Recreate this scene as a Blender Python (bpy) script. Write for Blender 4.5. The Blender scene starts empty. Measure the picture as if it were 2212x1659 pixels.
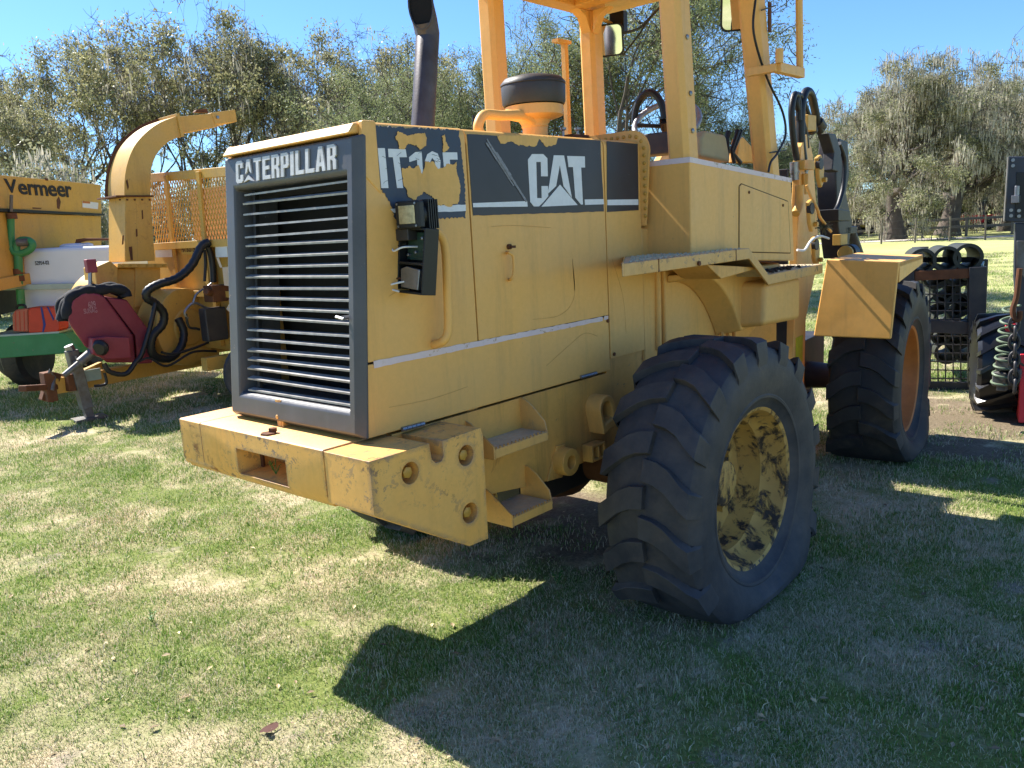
import bpy, bmesh, math, random
import numpy as np
from mathutils import Vector, Matrix, geometry as mgeo
R = math.radians
random.seed(7); rng = np.random.default_rng(7)
sc = bpy.context.scene
COL = sc.collection

# ------------------------------------------------------------------ camera
CAM = Vector((-1.757, -2.268, 1.722)); YAW, PIT, ROL = 0.7315, 0.1856, -0.0563
F_PX, PW, PH = 1788.77, 2212.0, 1659.0
fw = Vector((math.cos(YAW)*math.cos(PIT), math.sin(YAW)*math.cos(PIT), -math.sin(PIT)))
rt = fw.cross(Vector((0, 0, 1))).normalized(); up = rt.cross(fw)
cr = rt*math.cos(ROL) + up*math.sin(ROL); cu = -rt*math.sin(ROL) + up*math.cos(ROL)
cam_d = bpy.data.cameras.new('camera'); cam = bpy.data.objects.new('camera', cam_d); COL.objects.link(cam)
cam.matrix_world = Matrix(((cr.x, cu.x, -fw.x, CAM.x), (cr.y, cu.y, -fw.y, CAM.y), (cr.z, cu.z, -fw.z, CAM.z), (0, 0, 0, 1)))
cam_d.sensor_width = 36; cam_d.lens = 36*F_PX/PW; cam_d.clip_end = 900; cam_d.clip_start = .05
sc.camera = cam

# ------------------------------------------------------------------ light
SUN = Vector((-.085, .95, 1.0)).normalized()
elev = math.asin(SUN.z)
w = bpy.data.worlds.new('World'); sc.world = w; w.use_nodes = True
nt = w.node_tree; bg = nt.nodes['Background']
sky = nt.nodes.new('ShaderNodeTexSky'); sky.sky_type = 'NISHITA'; sky.sun_disc = False
sky.sun_elevation = elev; sky.sun_rotation = math.atan2(SUN.x, SUN.y)
sky.air_density = 1.0; sky.dust_density = .25; sky.ozone_density = 3.0; sky.altitude = 50
tint = nt.nodes.new('ShaderNodeMix'); tint.data_type = 'RGBA'; tint.blend_type = 'MULTIPLY'; tint.inputs[0].default_value = 1; tint.inputs[7].default_value = (.46, .67, .93, 1)
nt.links.new(sky.outputs[0], tint.inputs[6]); nt.links.new(tint.outputs[2], bg.inputs[0]); bg.inputs[1].default_value = .096
sd = bpy.data.lights.new('sun', 'SUN'); sun = bpy.data.objects.new('sun', sd); COL.objects.link(sun)
sd.energy = 5.0; sd.angle = R(.5); sd.color = (1, .95, .87)
sun.rotation_euler = (-SUN).to_track_quat('-Z', 'Y').to_euler(); sun.location = (0, 20, 30)
sc.view_settings.view_transform = 'Standard'; sc.view_settings.look = 'None'
sc.view_settings.exposure = 1.35; sc.view_settings.gamma = 1.0
sc.render.engine = 'CYCLES'
sc.cycles.max_bounces = 6; sc.cycles.transparent_max_bounces = 6

# a point seen in the photograph (in pixels of a 2212 px wide view) put on a known world plane
def ray(a, b): return fw + cr*((a-PW/2)/F_PX) - cu*((b-PH/2)/F_PX)
def ax(a, b, X): d = ray(a, b); return CAM + d*((X-CAM.x)/d.x)
def ay(a, b, Y): d = ray(a, b); return CAM + d*((Y-CAM.y)/d.y)
def az(a, b, Z=0): d = ray(a, b); return CAM + d*((Z-CAM.z)/d.z)
def dep(a, b, D): return CAM + ray(a, b)*D

# ------------------------------------------------------------------ materials
def lin(r, g, b):
    f = lambda c: (c/255/12.92) if c/255 <= .04045 else ((c/255+.055)/1.055)**2.4
    return (f(r), f(g), f(b), 1)
class N:
    def __init__(s, name):
        s.m = bpy.data.materials.new(name); s.m.use_nodes = True; s.t = s.m.node_tree
        s.b = s.t.nodes['Principled BSDF']; s.co = s.n('ShaderNodeTexCoord').outputs['Object']
    def n(s, k): return s.t.nodes.new(k)
    def l(s, a, b): s.t.links.new(a, b)
    def noise(s, scale, detail=4, rough=.6, vec=None, dist=0):
        x = s.n('ShaderNodeTexNoise'); x.inputs['Scale'].default_value = scale; x.inputs['Detail'].default_value = detail
        x.inputs['Roughness'].default_value = rough; x.inputs['Distortion'].default_value = dist
        s.l(vec or s.co, x.inputs['Vector']); return x.outputs[0]
    def map(s, sc_): 
        x = s.n('ShaderNodeMapping'); x.inputs['Scale'].default_value = sc_; s.l(s.co, x.inputs[0]); return x.outputs[0]
    def ramp(s, v, a, b):
        x = s.n('ShaderNodeMapRange'); x.inputs[1].default_value = a; x.inputs[2].default_value = b; s.l(v, x.inputs[0]); x.clamp = True; return x.outputs[0]
    def mix(s, f, a, b):
        x = s.n('ShaderNodeMix'); x.data_type = 'RGBA'
        for v, i in ((f, 0), (a, 6), (b, 7)):
            if hasattr(v, 'is_output'): s.l(v, x.inputs[i])
            else: x.inputs[i].default_value = v
        return x.outputs[2]
    def math(s, op, a, b=0):
        x = s.n('ShaderNodeMath'); x.operation = op
        for v, i in ((a, 0), (b, 1)):
            if hasattr(v, 'is_output'): s.l(v, x.inputs[i])
            else: x.inputs[i].default_value = v
        return x.outputs[0]
    def bump(s, h, strength=.3, dist=.01):
        x = s.n('ShaderNodeBump'); x.inputs['Strength'].default_value = strength; x.inputs['Distance'].default_value = dist
        s.l(h, x.inputs['Height']); s.l(x.outputs[0], s.b.inputs['Normal'])
    def fin(s, col, rough=.5, metal=0, spec=.5):
        for v, i in ((col, 'Base Color'), (rough, 'Roughness'), (metal, 'Metallic'), (spec, 'Specular IOR Level')):
            if hasattr(v, 'is_output'): s.l(v, s.b.inputs[i])
            else: s.b.inputs[i].default_value = v
        return s.m
def simple(name, c, rough=.5, metal=0, var=.25, scale=8, bump=.15, spec=.4, c2=None):
    n = N(name); f = n.ramp(n.noise(scale, 6, .65), .3, .7)
    d = c2 or (c[0]*(1-var), c[1]*(1-var), c[2]*(1-var), 1)
    n.bump(n.noise(scale*12, 3), bump, .003)
    return n.fin(n.mix(f, c, d), rough, metal, spec)
def paint(name, c, faded, chip=.66, chipc=lin(92, 70, 60), edge=0, rust=0, rough=.42, streak=.35, grime=lin(110, 88, 52)):
    n = N(name)
    col = n.mix(n.ramp(n.noise(2.3, 3, .6), .3, .72), c, faded)
    st = n.ramp(n.noise(1, 5, .7, n.map((9, 9, .9))), .52, .8)
    col = n.mix(n.math('MULTIPLY', st, streak), col, grime)
    fi = n.ramp(n.noise(38, 5, .75), .35, .75)
    col = n.mix(n.math('MULTIPLY', fi, .14), col, grime)
    ch = n.ramp(n.noise(26, 7, .75, dist=.4), chip, chip+.02)
    sel = n.ramp(n.noise(2.1, 2), .45, .62)
    mk = n.math('MULTIPLY', ch, sel)
    if edge:
        bv = n.n('ShaderNodeBevel'); bv.samples = 3; bv.inputs[0].default_value = edge
        ge = n.n('ShaderNodeNewGeometry'); vm = n.n('ShaderNodeVectorMath'); vm.operation = 'DOT_PRODUCT'
        n.l(bv.outputs[0], vm.inputs[0]); n.l(ge.outputs['Normal'], vm.inputs[1])
        e = n.ramp(vm.outputs['Value'], .985, .86)
        e = n.math('MULTIPLY', e, n.ramp(n.noise(7, 6, .75), .42, .54))
        mk = n.math('MAXIMUM', mk, e)
    col = n.mix(mk, col, n.mix(n.ramp(n.noise(14, 3), .35, .65), chipc, lin(150, 125, 105)))
    if rust:
        rm = n.math('MULTIPLY', n.ramp(n.noise(9, 7, .7, dist=.6), .58, .66), n.ramp(n.noise(1.6, 2), .4, .6))
        col = n.mix(n.math('MULTIPLY', rm, rust), col, lin(120, 66, 40))
    n.bump(n.math('ADD', n.noise(3.2, 2, .4), n.math('MULTIPLY', n.noise(140, 3), .04)), .22, .03)
    return n.fin(col, n.math('ADD', n.math('MULTIPLY', fi, .2), rough), 0, .45)
YEL = paint('faded_yellow_paint', lin(236, 176, 90), lin(228, 176, 102), chip=.675, streak=.4, grime=lin(150, 116, 74))
YELB = paint('chipped_yellow_paint', lin(236, 172, 80), lin(230, 178, 102), chip=.55, edge=.032, rust=.8, grime=lin(140, 108, 70))
YELT = paint('step_yellow_paint', lin(232, 172, 84), lin(206, 162, 102), chip=.56, edge=.006)
YELD = paint('rusty_frame_paint', lin(230, 170, 80), lin(212, 158, 90), chip=.62, streak=.6, rust=.5)  # slightly deeper frame yellow with more streaks and rust
YELC = paint('grinder_yellow_paint', lin(208, 160, 68), lin(202, 160, 86), chip=.64, rust=.35)
YELV = paint('grinder_old_yellow', lin(210, 160, 60), lin(194, 152, 76), chip=.64, rust=.3)
PEEL = paint('bare_yellow_patch', lin(230, 172, 86), lin(226, 174, 96), chip=.75)
GREY = paint('grille_grey_paint', lin(66, 65, 67), lin(84, 83, 86), chip=.64, chipc=lin(130, 130, 132), rough=.36, streak=.2, grime=lin(110, 112, 116))
NAVY = paint('navy_decal', lin(44, 58, 78), lin(50, 64, 84), chip=.72, chipc=lin(120, 130, 140), streak=.1)
BLKD = None
def decal_black():
    n = N('black_decal'); col = n.mix(n.ramp(n.noise(3, 3), .3, .7), lin(46, 44, 50), lin(58, 57, 64))
    s = n.ramp(n.noise(1, 8, .8, n.map((6, 6, 40)), 1.2), .63, .72)
    s2 = n.ramp(n.noise(4, 2), .5, .62)
    col = n.mix(n.math('MULTIPLY', n.math('MULTIPLY', s, s2), .5), col, lin(150, 150, 160))
    return n.fin(col, .4, 0, .4)
BLKD = decal_black()
WHT = simple('white_vinyl', lin(226, 226, 228), .5, var=.12, scale=30)
WHTW = simple('white_raised_letter', lin(205, 205, 205), .5, var=.3, scale=25)
PINK = paint('faded_pink_stripe', lin(224, 206, 204), lin(214, 190, 190), chip=.58, chipc=lin(190, 150, 90), streak=.1, grime=lin(170, 150, 150))
BLK = simple('black_plastic', lin(30, 31, 34), .45, var=.3)
BLKM = simple('black_steel', lin(40, 42, 48), .5, .2, var=.4, scale=5, c2=lin(70, 66, 64))
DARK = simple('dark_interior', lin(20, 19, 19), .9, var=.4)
HOSE = simple('hose_rubber', lin(30, 31, 35), .42, var=.25, scale=30, bump=.3)
STEEL = simple('bare_steel', lin(150, 152, 158), .38, .8, var=.3, scale=20)
BOLT = simple('bolt_yellow', lin(200, 152, 66), .4, .1, var=.3, scale=40)
EXH = simple('exhaust_steel', lin(82, 80, 86), .5, .4, var=.4, scale=7, c2=lin(60, 52, 50))
BOWL = simple('precleaner_plastic', lin(64, 62, 60), .5, var=.3, scale=6)
RUSTM = simple('rusty_steel', lin(112, 70, 44), .8, .1, var=.5, scale=9, bump=.5)
REDP = paint('red_cover_paint', lin(124, 34, 52), lin(140, 58, 70), chip=.64, chipc=lin(120, 90, 60), streak=.3, grime=lin(110, 40, 44))
REDM = simple('red_machine_paint', lin(212, 52, 66), .45, var=.15)
GREEN = paint('green_paint', lin(42, 122, 66), lin(64, 136, 84), chip=.62, chipc=lin(90, 80, 60), streak=.2, grime=lin(60, 90, 60))
GREENP = simple('pale_green_bar', lin(168, 186, 178), .55, var=.25, scale=7)
TANK = simple('white_polytank', lin(214, 220, 228), .38, var=.06, scale=3)
CAN = simple('red_fuel_can', lin(196, 62, 34), .5, var=.2, scale=5)
STRAP = simple('blue_strap', lin(44, 60, 130), .7, var=.2)
CLOTH = simple('black_cloth', lin(34, 34, 40), .85, var=.4, scale=12, bump=.5)
GALV = simple('galvanised_grey', lin(120, 122, 124), .5, .4, var=.35, scale=10, c2=lin(90, 78, 66))
LBL = simple('paper_label', lin(222, 220, 214), .6, var=.1)
LBLY = simple('yellow_warning_label', lin(196, 190, 40), .6, var=.2, scale=30)
INK = simple('black_ink', lin(34, 30, 30), .6, var=.1)
MIR = N('mirror_glass').fin((.85, .87, .9, 1), .04, 1)
PCB = simple('circuit_board', lin(52, 78, 66), .4, var=.5, scale=60)
LENS = simple('lamp_lens', lin(205, 190, 150), .15, .3, var=.5, scale=60)
TAPE = simple('silver_tape', lin(168, 172, 180), .32, .5, var=.4, scale=40, bump=.6)
PIPEM = simple('dark_culvert_pipe', lin(56, 58, 48), .55, var=.4, scale=7)
WOODP = simple('weathered_post', lin(120, 110, 98), .9, var=.35, scale=12)
ORNG = simple('orange_rim_paint', lin(204, 120, 52), .55, var=.35, scale=6)
DIRTM = simple('caked_dirt', lin(60, 46, 34), .95, var=.5, scale=20, bump=.8)
def tyre_mat(name, a, b):
    n = N(name); f = n.ramp(n.noise(6, 7, .7), .35, .7)
    ge = n.n('ShaderNodeNewGeometry')
    col = n.mix(f, a, b)
    dm = n.ramp(n.noise(3.2, 5, .7, dist=.5), .5, .72)
    col = n.mix(n.math('MULTIPLY', dm, .45), col, lin(104, 92, 80))
    n.bump(n.noise(60, 5, .7), .25, .004)
    return n.fin(col, .62, 0, .35)
TYRE = tyre_mat('worn_tyre_rubber', lin(50, 50, 55), lin(76, 73, 73))
TYRED = tyre_mat('dark_tyre_rubber', lin(38, 38, 42), lin(54, 52, 52))
def rim_mat():
    n = N('muddy_yellow_rim'); c = n.mix(n.ramp(n.noise(5, 4), .3, .7), lin(206, 164, 88), lin(180, 140, 80))
    m = n.ramp(n.noise(10, 8, .7, n.map((1.3, 1, .8)), .3), .49, .57)
    c = n.mix(m, c, n.mix(n.ramp(n.noise(30, 3), .3, .7), lin(44, 40, 38), lin(84, 70, 58)))
    n.bump(m, .5, .01)
    return n.fin(c, .6, 0, .3)
RIM = rim_mat()
def checker_mat(name, a, b):
    n = N(name); v = n.n('ShaderNodeTexVoronoi'); v.inputs['Scale'].default_value = 42; n.l(n.co, v.inputs['Vector'])
    h = n.ramp(v.outputs[0], .2, .45); c = n.mix(n.ramp(n.noise(12, 6, .7), .4, .65), a, b)
    c = n.mix(n.math('MULTIPLY', h, .5), lin(190, 182, 160), c)
    n.bump(h, -.6, .006); return n.fin(c, .5, .1, .5)
CHK = checker_mat('worn_tread_plate', lin(214, 180, 124), lin(150, 136, 112))

# ------------------------------------------------------------------ mesh builder
class G:
    def __init__(s, M=None): s.bm = bmesh.new(); s.M = M or Matrix()
    def v(s, p): return s.bm.verts.new(s.M @ Vector(p))
    def f(s, vs):
        try: return s.bm.faces.new(vs)
        except ValueError: return None
    def box(s, x0, x1, y0, y1, z0, z1):
        x0, x1 = min(x0, x1), max(x0, x1); y0, y1 = min(y0, y1), max(y0, y1); z0, z1 = min(z0, z1), max(z0, z1)
        V = [s.v((x, y, z)) for z in (z0, z1) for y in (y0, y1) for x in (x0, x1)]
        for q in ((0, 2, 3, 1), (4, 5, 7, 6), (0, 1, 5, 4), (2, 6, 7, 3), (0, 4, 6, 2), (1, 3, 7, 5)): s.f([V[i] for i in q])
        return s
    def hexa(s, A, B):
        """two matching loops of points joined into a closed solid"""
        a = [s.v(p) for p in A]; b = [s.v(p) for p in B]; n = len(a)
        s.f(a[::-1]); s.f(b)
        for i in range(n): s.f([a[i], a[(i+1) % n], b[(i+1) % n], b[i]])
        return s
    def prism(s, poly, axis, a0, a1):
        """2D polygon in the other two axes, extruded along axis"""
        def p3(q, a): return {'x': (a, q[0], q[1]), 'y': (q[0], a, q[1]), 'z': (q[0], q[1], a)}[axis]
        return s.hexa([p3(q, a0) for q in poly], [p3(q, a1) for q in poly])
    def tube(s, P, r, n=10, caps=True):
        P = [Vector(p) for p in P]; rr = r if hasattr(r, '__len__') else [r]*len(P)
        prev = None; rings = []
        for i, p in enumerate(P):
            d = (P[min(i+1, len(P)-1)] - P[max(i-1, 0)]).normalized()
            if prev is None: u = d.orthogonal().normalized()
            else:
                u = prev - d*prev.dot(d)
                u = u.normalized() if u.length > 1e-6 else d.orthogonal().normalized()
            prev = u; w_ = d.cross(u)
            rings.append([s.v(p + (u*math.cos(t) + w_*math.sin(t))*rr[i]) for t in [2*math.pi*k/n for k in range(n)]])
        for a, b in zip(rings, rings[1:]):
            for k in range(n): s.f([a[k], a[(k+1) % n], b[(k+1) % n], b[k]])
        if caps: s.f(rings[0][::-1]); s.f(rings[-1])
        return s
    def cyl(s, p0, p1, r0, r1=None, n=16): return s.tube([p0, p1], [r0, r0 if r1 is None else r1], n)
    def lathe(s, prof, o, axis, n=32, close=False):
        o = Vector(o); axis = Vector(axis).normalized(); u = axis.orthogonal().normalized(); w_ = axis.cross(u); rings = []
        for r, h in prof:
            if r < 1e-5: rings.append([s.v(o+axis*h)])
            else: rings.append([s.v(o+axis*h+(u*math.cos(t)+w_*math.sin(t))*r) for t in [2*math.pi*k/n for k in range(n)]])
        if close: rings.append(rings[0])
        for a, b in zip(rings, rings[1:]):
            for k in range(n):
                q = [a[k % len(a)], a[(k+1) % len(a)], b[(k+1) % len(b)], b[k % len(b)]]
                q = list(dict.fromkeys(q))
                if len(q) > 2: s.f(q)
        return s
    def sheet(s, P, closed=False):
        """grid of points rows x cols"""
        V = [[s.v(p) for p in row] for row in P]
        for a, b in zip(V, V[1:]):
            for k in range(len(a)-1): s.f([a[k], a[k+1], b[k+1], b[k]])
        return s
    def mesh(s, name, mat, angle=38):
        bm = s.bm; bmesh.ops.recalc_face_normals(bm, faces=bm.faces)
        for f in bm.faces: f.smooth = True
        ca = math.cos(R(angle))
        for e in bm.edges:
            if len(e.link_faces) == 2 and e.link_faces[0].normal.dot(e.link_faces[1].normal) < ca: e.smooth = False
        me = bpy.data.meshes.new(name); bm.to_mesh(me); bm.free()
        if mat: me.materials.append(mat)
        return me
    def build(s, name, mat, parent=None, bevel=0, seg=2, angle=38):
        return put(name, s.mesh(name, mat, angle), parent, bevel, seg)
def put(name, me, parent=None, bevel=0, seg=2):
    o = bpy.data.objects.new(name, me); COL.objects.link(o)
    if parent is not None: child(o, parent)
    if bevel:
        m = o.modifiers.new('bevel', 'BEVEL'); m.width = bevel; m.segments = seg; m.limit_method = 'ANGLE'; m.angle_limit = R(38); m.harden_normals = True
    return o
def wm(o):
    return (wm(o.parent) @ o.matrix_parent_inverse @ o.matrix_basis) if o.parent else o.matrix_basis.copy()
def child(o, p): o.parent = p; o.matrix_parent_inverse = wm(p).inverted()
def tag(o, label, cat, group=None, kind=None):
    if label: o['label'] = label
    if cat: o['category'] = cat
    if group: o['group'] = group
    if kind: o['kind'] = kind
    return o
def thing(name, loc, label, cat, group=None):
    o = bpy.data.objects.new(name, None); COL.objects.link(o); o.location = loc; o.empty_display_size = .2
    return tag(o, label, cat, group)
def cut(o, *gs):
    """carve the shapes gs out of o for good"""
    tmp = []
    for g in gs:
        c = bpy.data.objects.new('cutter', g.mesh('cutter', None)); COL.objects.link(c); tmp.append(c)
        m = o.modifiers.new('cut', 'BOOLEAN'); m.object = c; m.operation = 'DIFFERENCE'; m.solver = 'EXACT'
    bv = [m for m in o.modifiers if m.type == 'BEVEL']
    for b in bv: b.show_viewport = False
    dg = bpy.context.evaluated_depsgraph_get(); dg.update()
    me = bpy.data.meshes.new_from_object(o.evaluated_get(dg)); me.name = o.data.name
    for m in list(o.modifiers):
        if m.type == 'BOOLEAN': o.modifiers.remove(m)
    for b in bv: b.show_viewport = True
    o.data = me
    bm = bmesh.new(); bm.from_mesh(me); ca = math.cos(R(38))
    for f in bm.faces: f.smooth = True
    for e in bm.edges: e.smooth = not (len(e.link_faces) == 2 and e.link_faces[0].normal.dot(e.link_faces[1].normal) < ca)
    bm.to_mesh(me); bm.free()
    for c in tmp: bpy.data.objects.remove(c)
def arc(c, r, a0, a1, n=8): return [(c[0]+r*math.cos(a0+(a1-a0)*i/n), c[1]+r*math.sin(a0+(a1-a0)*i/n)) for i in range(n+1)]
def spline(P, n=8):
    P = [Vector(p) for p in P]; out = []
    for i in range(len(P)-1):
        p0 = P[max(i-1, 0)]; p1 = P[i]; p2 = P[i+1]; p3 = P[min(i+2, len(P)-1)]
        for k in range(n):
            t = k/n; out.append(.5*((2*p1)+(p2-p0)*t+(2*p0-5*p1+4*p2-p3)*t*t+(3*p1-p0-3*p2+p3)*t*t*t))
    return out+[P[-1]]
def polyplate(name, poly, place, thick, mat, parent, bevel=0):
    """flat plate: 2D outline, place(u, v, w) puts it in the world"""
    g = G(); g.hexa([place(u, v, 0) for u, v in poly], [place(u, v, thick) for u, v in poly]); return g.build(name, mat, parent, bevel)
def text_mesh(s, size, extrude, bold=0):
    c = bpy.data.curves.new('lettering', 'FONT'); c.body = s; c.size = size; c.extrude = extrude; c.offset = bold; c.align_x = 'LEFT'; c.resolution_u = 3
    o = bpy.data.objects.new('lettering', c); COL.objects.link(o)
    dg = bpy.context.evaluated_depsgraph_get(); me = bpy.data.meshes.new_from_object(o.evaluated_get(dg))
    bpy.data.objects.remove(o); return me
def lettering(name, s, M, width, height, extrude, bold, mat, parent):
    me = text_mesh(s, 1.0, .01, bold); co = np.empty(len(me.vertices)*3); me.vertices.foreach_get('co', co); co = co.reshape(-1, 3)
    mn, mx = co.min(0), co.max(0); co = (co-mn)/(mx-mn+1e-9)*np.array([width, height, extrude])
    co = np.array([M @ Vector(c) for c in co]); me.vertices.foreach_set('co', co.ravel()); me.update()
    me.materials.clear(); me.materials.append(mat); return put(name, me, parent)

# ================================================================== WHEEL LOADER
YC = .426                                    # centre line
LD = thing('wheel_loader', (1.6, YC, 0), 'big faded yellow wheel loader with black grille and open roll cage, in the foreground', 'wheel loader')
TH = {}
def P(name, g, mat, parent=LD, bevel=0, seg=2, **k): return g.build(name, mat, parent, bevel, seg, **k)
def S(pts, y=0.0):                            # pixel outline -> (x, z) outline on the side plane
    return [(q.x, q.z) for q in (ay(a, b, y) for a, b in pts)]
def crop(pts, ox, oy, s): return [(ox+a*s, oy+b*s) for a, b in pts]
C2 = lambda pts: crop(pts, 488.0, 216.9, .2614)
C3 = lambda pts: crop(pts, 975.9, 0, .3677)
C6 = lambda pts: crop(pts, 379.5, 813.3, .3187)
C8 = lambda pts: crop(pts, 704.8, 379.5, .3594)
def rag(poly, amp=.004, step=.012, seed=1):
    r = random.Random(seed); out = []
    for i, p in enumerate(poly):
        q = poly[(i+1) % len(poly)]; L = math.hypot(q[0]-p[0], q[1]-p[1]); n = max(1, int(L/step))
        for k in range(n):
            t = k/n; out.append((p[0]+(q[0]-p[0])*t+r.uniform(-amp, amp), p[1]+(q[1]-p[1])*t+r.uniform(-amp, amp)))
    return out
def flat(name, poly, y, mat, parent, t=.0012):
    g = G(); g.prism(poly, 'y', y-t, y); return g.build(name, mat, parent, 0)

XR = lambda z: .106*(z-1.021)/(2.098-1.021)   # the leaning rear edge of the hood
X1, X2, XE = .584, 1.487, 1.79
ZT, ZL, ZB = 2.106, 1.288, 1.021
# ---- hood panels (outer skin at y = 0), rounded into the top
def side_panel(name, xa, xb, za, zb, y=0.0, sgn=1, top=False):
    prof = [(y, za)]
    if top:
        r_ = .035
        prof += [(y, zb-r_)] + [(y+sgn*(r_-r_*math.cos(t)), zb-r_+r_*math.sin(t)) for t in [math.pi/2*k/5 for k in range(1, 6)]] + [(y+sgn*.07, zb)]
    else: prof += [(y, zb)]
    g = G(); t = .014*sgn
    fx = lambda v, z: v(z) if callable(v) else v
    inner = [(p[0]+t, p[1] - (0 if i == 0 else (.014 if top and i > 1 else 0))) for i, p in enumerate(prof)]
    loop = prof + inner[::-1]
    g.hexa([(fx(xa, q[1]), q[0], q[1]) for q in loop], [(fx(xb, q[1]), q[0], q[1]) for q in loop])
    return P(name, g, YEL, LD, .004)
d1 = side_panel('hood_door', lambda z: XR(z)+.0, X1-.004, ZL+.004, ZT, top=True)
d2 = side_panel('hood_door', X1+.004, X2-.004, ZL+.004, ZT-.002, top=True)
lp = side_panel('lower_side_panel', lambda z: XR(z)-.004, X2-.003, ZB+.004, ZL-.004)
bd = side_panel('hood_band', X2+.004, XE, 1.08, ZT-.003, top=True)
ol = side_panel('far_hood_door', lambda z: XR(z), XE, ZB, ZT, y=.852, sgn=-1, top=True)
g = G(); g.box(.105, XE, .066, .786, ZT-.012, ZT-.001); P('hood_top', g, YEL, LD, .003)
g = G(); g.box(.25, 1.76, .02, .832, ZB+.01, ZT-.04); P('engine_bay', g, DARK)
# rear rim above the grille
g = G(); g.hexa([(.045, .02, 2.063), (.16, .02, 2.063), (.16, .02, ZT-.006), (.075, .02, ZT-.006)], [(.045, .832, 2.063), (.16, .832, 2.063), (.16, .832, ZT-.006), (.075, .832, ZT-.006)])
P('hood_rear_rim', g, YEL, LD, .008)
for y0, y1 in ((-.004, .022), (.83, .856)):
    g = G(); g.hexa([(XR(1.9)-.012, y0, 1.93), (.15, y0, 1.86), (.15, y0, ZT), (XR(ZT)-.014, y0, ZT)], [(XR(1.9)-.012, y1, 1.93), (.15, y1, 1.86), (.15, y1, ZT), (XR(ZT)-.014, y1, ZT)]); P('rim_corner', g, YEL, LD, .006)
# ---- grille frame: a loop of outer, front and inner outlines
def gx(z, off): return XR(z)-.03+off
oy0, oy1, oz0, oz1 = -.010, .862, 1.026, 2.060
iy0, iy1, iz0, iz1 = .052, .765, 1.128, 1.93
fr = G()
def ring(y0, y1, z0, z1, off): return [fr.v((gx(z, off), y, z)) for y, z in ((y0, z0), (y1, z0), (y1, z1), (y0, z1))]
rings = [ring(oy0+.004, oy1, oz0, oz1-.002, .027), ring(oy0, oy1, oz0, oz1, .018), ring(oy0+.03, oy1-.03, oz0+.02, oz1-.006, -.012), ring(iy0-.004, iy1+.004, iz0-.014, iz1+.012, -.012), ring(iy0, iy1, iz0, iz1, .0), ring(iy0+.012, iy1-.012, iz0+.012, iz1-.012, .085), ring(iy0+.012, iy1-.012, iz0+.012, iz1-.03, .175)]
for a, b in zip(rings, rings[1:]):
    for k in range(4): fr.f([a[k], a[(k+1) % 4], b[(k+1) % 4], b[k]])
GF = P('grille_frame', fr, GREY, LD, .007, 3)
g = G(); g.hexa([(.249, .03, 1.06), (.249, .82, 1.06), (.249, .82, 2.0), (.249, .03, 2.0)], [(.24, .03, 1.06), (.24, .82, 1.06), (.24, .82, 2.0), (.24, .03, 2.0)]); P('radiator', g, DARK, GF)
for yy in (.71, .07):
    g = G(); g.hexa([(gx(iz0, .045), yy, iz0), (gx(iz0, .045), yy+.018, iz0), (gx(iz1, .045), yy+.018, iz1), (gx(iz1, .045), yy, iz1)], [(gx(iz0, .062), yy, iz0), (gx(iz0, .062), yy+.018, iz0), (gx(iz1, .062), yy+.018, iz1), (gx(iz1, .062), yy, iz1)]); P('slat_support', g, BLKM, GF)
nsl = 20
me = None
for k in range(nsl):
    z = iz0+.012+(iz1-iz0-.03)*k/(nsl-1)
    if me is None:
        g = G(); g.prism([(.004, -.004), (.030, .004), (.030, .007), (.004, .003)], 'y', iy0+.018, iy1-.03)
        me = g.mesh('slat', STEEL if False else None); me.materials.append(simple('slat_paint', lin(176, 174, 170), .45, .1, var=.3, scale=14, c2=lin(120, 118, 118)))
    o = bpy.data.objects.new('slat', me); COL.objects.link(o); o.location = (gx(z, 0)+.004, 0, z); o.rotation_euler = (random.gauss(0, .005), random.uniform(-.15, .1), random.gauss(0, .004)); child(o, GF)
g = G(); g.tube([(gx(1.45, .01), .068, 1.45), (gx(1.45, -.03), .068, 1.45)], .008, 8).tube([(gx(1.45, -.028), .055, 1.447), (gx(1.45, -.028), .095, 1.453)], .006, 6); P('grille_latch', g, STEEL, GF)

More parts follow.
